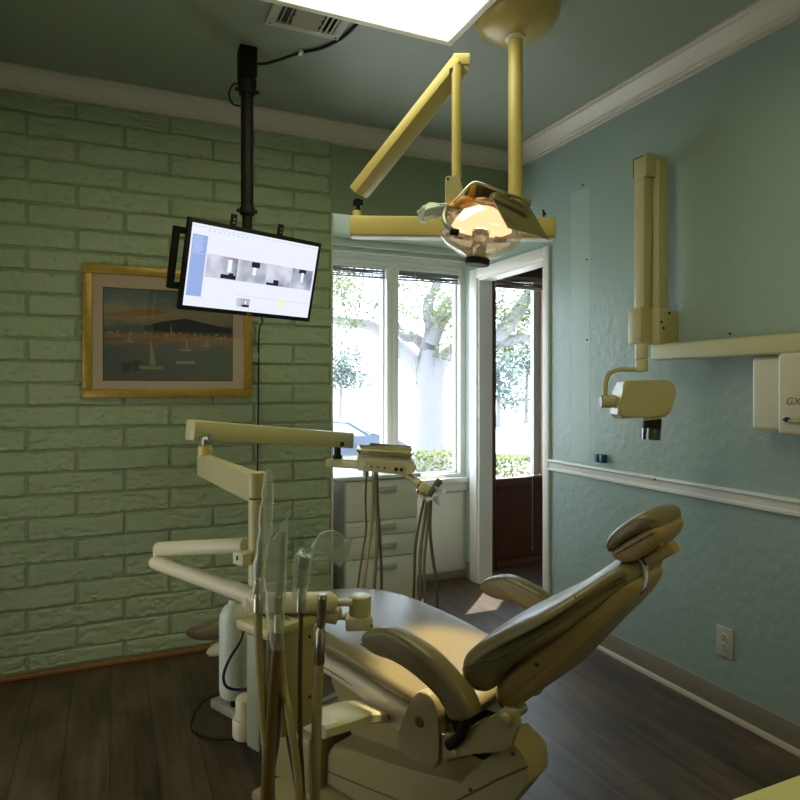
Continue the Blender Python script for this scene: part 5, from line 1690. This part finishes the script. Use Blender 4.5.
# instrument tray
bm = NB()
tx = lambda x, y, f: at(x, y, HD) + FW * f
def tray_mesh(x0, x1, z, dep0, dep1, h, flare, m, name, label, slope):
    bm = NB()
    def P_(u, w, lv):
        e = flare * lv
        x = (x0 - e) if u == 0 else (x1 + e)
        d = (dep0 - e) if w == 0 else (dep1 + e)
        return at(400, 388, HD) + RT * x + FW * d + UP * (z - 1.3 + h * lv - slope * (x - x0))
    idx = [(0, 0), (1, 0), (1, 1), (0, 1)]
    lo = [bm.verts.new(P_(u, w, 0)) for u, w in idx]
    hi = [bm.verts.new(P_(u, w, 1)) for u, w in idx]
    bm.faces.new(lo)
    for i in range(4):
        bm.faces.new((lo[i], lo[(i + 1) % 4], hi[(i + 1) % 4], hi[i]))
    bmesh.ops.solidify(bm, geom=list(bm.faces), thickness=0.0016)
    bmesh.ops.bevel(bm, geom=list(bm.edges), offset=0.0006, segments=1, affect='EDGES')
    return single(name, bm, m, label, 'tray')
gold_steel = mat('tray_steel', (0.72, 0.66, 0.42), 0.22, metal=1)
tray_mesh(-0.158, 0.040, 1.040, 0.0, 0.19, 0.020, 0.016, gold_steel, 'instrument_tray', 'wide flared steel tray lying on the tray head', 0.07)
tray_mesh(-0.120, 0.042, 1.056, 0.03, 0.15, 0.016, 0.004, gold_steel, 'instrument_tray', 'smaller steel tray set inside the flared tray', 0.07)

# ------------------------------------------------------------------ water bottle, cord, power strip
wb = thing('water_bottle', 'milky plastic water bottle hanging beside the junction box', 'bottle', (0.284, 1.650, 0.53))
bm = NB(); lathe(bm, [(0, 0.0), (0.030, 0.0), (0.036, 0.006), (0.038, 0.02), (0.038, 0.19), (0.036, 0.205), (0.026, 0.222), (0.016, 0.230), (0.014, 0.245), (0, 0.245)], Matrix.Translation((0.284, 1.650, 0.535)), 32); part('bottle_body', bm, M['bottle'], wb)
bm = NB(); lathe(bm, [(0.0, 0.242), (0.018, 0.242), (0.020, 0.246), (0.020, 0.262), (0.012, 0.268), (0.010, 0.280), (0, 0.280)], Matrix.Translation((0.284, 1.650, 0.535)), 24); part('bottle_cap', bm, M['greymetal'], wb)
bm = NB(); tube(bm, [at(245, 625, 1.56), at(240, 642, 1.54), at(229, 660, 1.52), at(223.5, 676, 1.52), at(227, 687, 1.52), at(240, 690, 1.52), at(250, 688, 1.53)], 0.0035, 8, 6); single('air_tube', bm, M['bluecord'], 'thin navy tube looping in front of the water bottle', 'tube')

sa, sb = V((0.395, 2.745, 0.0)), V((0.515, 2.50, 0.0))
ps = thing('power_strip', 'white power strip lying on the floor by the brick wall', 'power strip', ((sa + sb) / 2))
bm = beam(sa + UP * 0.02, sb + UP * 0.02, 0.06, 0.04, 0.012); pb = part('strip_body', bm, M['outlet'], ps)
dd_ = (sb - sa).normalized()
for k in range(4):
    q = sa + dd_ * (0.05 + 0.05 * k)
    bm = NB(); cyl(bm, q + UP * 0.0395, q + UP * 0.0415, 0.015, None, 16); part('socket', bm, M['handle'], ps)
q = sa + dd_ * 0.13
bm = NB(); cyl(bm, q + UP * 0.041, q + UP * 0.085, 0.018, 0.014, 14, 0.003); tube(bm, [q + UP * 0.07, q + V((-0.05, 0.0, 0.10)), q + V((-0.13, 0.02, 0.06)), q + V((-0.17, -0.06, 0.012)), q + V((-0.10, -0.16, 0.008)), q + V((0.05, -0.22, 0.008))], 0.0045, 8, 6)
single('plug', bm, M['black'], 'black plug with a looping cord in the power strip', 'plug')
q = sa + dd_ * 0.185
bm = NB(); bb(bm, q.x - 0.02, q.x + 0.02, q.y - 0.03, q.y + 0.03, 0.0415, 0.13, 0.006); single('power_adapter', bm, M['black'], 'black block adapter standing in the power strip', 'adapter')

# ------------------------------------------------------------------ lights
w = bpy.data.worlds.new('sky'); sc.world = w; w.use_nodes = True
bg = w.node_tree.nodes['Background']
bg.inputs[0].default_value = (0.70, 0.84, 1.0, 1)
bg.inputs[1].default_value = 6.5


def light(name, typ, loc, energy, col, target=None, **kw):
    l = bpy.data.lights.new(name, typ)
    l.energy = energy
    l.color = col
    for a, b in kw.items():
        setattr(l, a, b)
    o = bpy.data.objects.new(name, l)
    COL.objects.link(o)
    o.location = loc
    if target is not None:
        o.rotation_euler = (V(target) - V(loc)).to_track_quat('-Z', 'Y').to_euler()
    return o


sd = V((-0.75, -0.75, -1.9)).normalized()
light('sun', 'SUN', (0, 0, 20), 12.0, (1.0, 0.95, 0.86), target=V((0, 0, 20)) + sd, angle=0.009)
lh = LM @ V((0, 0, -0.125))
light('lamp_beam', 'SPOT', lh, 150, (1.0, 0.80, 0.45), target=cw(0.14, -0.04, 0.5), spot_size=0.50, spot_blend=0.6, shadow_soft_size=0.03)
# added fill light behind the viewpoint, shaped as a second ceiling panel
l2 = thing('ceiling_light', 'added fill light panel on the ceiling, unseen behind the viewpoint', 'ceiling light', (1.5, -0.4, 2.62))
bm = NB(); bb(bm, 0.9, 2.12, -0.7, -0.1, 2.63, ZC, 0.003); part('housing', bm, M['vent'], l2)
bm = NB(); bb(bm, 0.93, 2.09, -0.67, -0.13, 2.622, 2.629); part('diffuser', bm, emit('added_fill_panel_glow', (1.0, 0.84, 0.20), 6.5), l2)

sc.view_settings.view_transform = 'Standard'
sc.view_settings.look = 'None'
sc.view_settings.exposure = 0.12
sc.view_settings.gamma = 1.0
sc.view_settings.use_curve_mapping = False
sc.cycles.use_denoising = True
sc.cycles.max_bounces = 10
sc.cycles.transparent_max_bounces = 24
sc.cycles.caustics_reflective = False
sc.cycles.caustics_refractive = False
sc.cycles.sample_clamp_indirect = 6
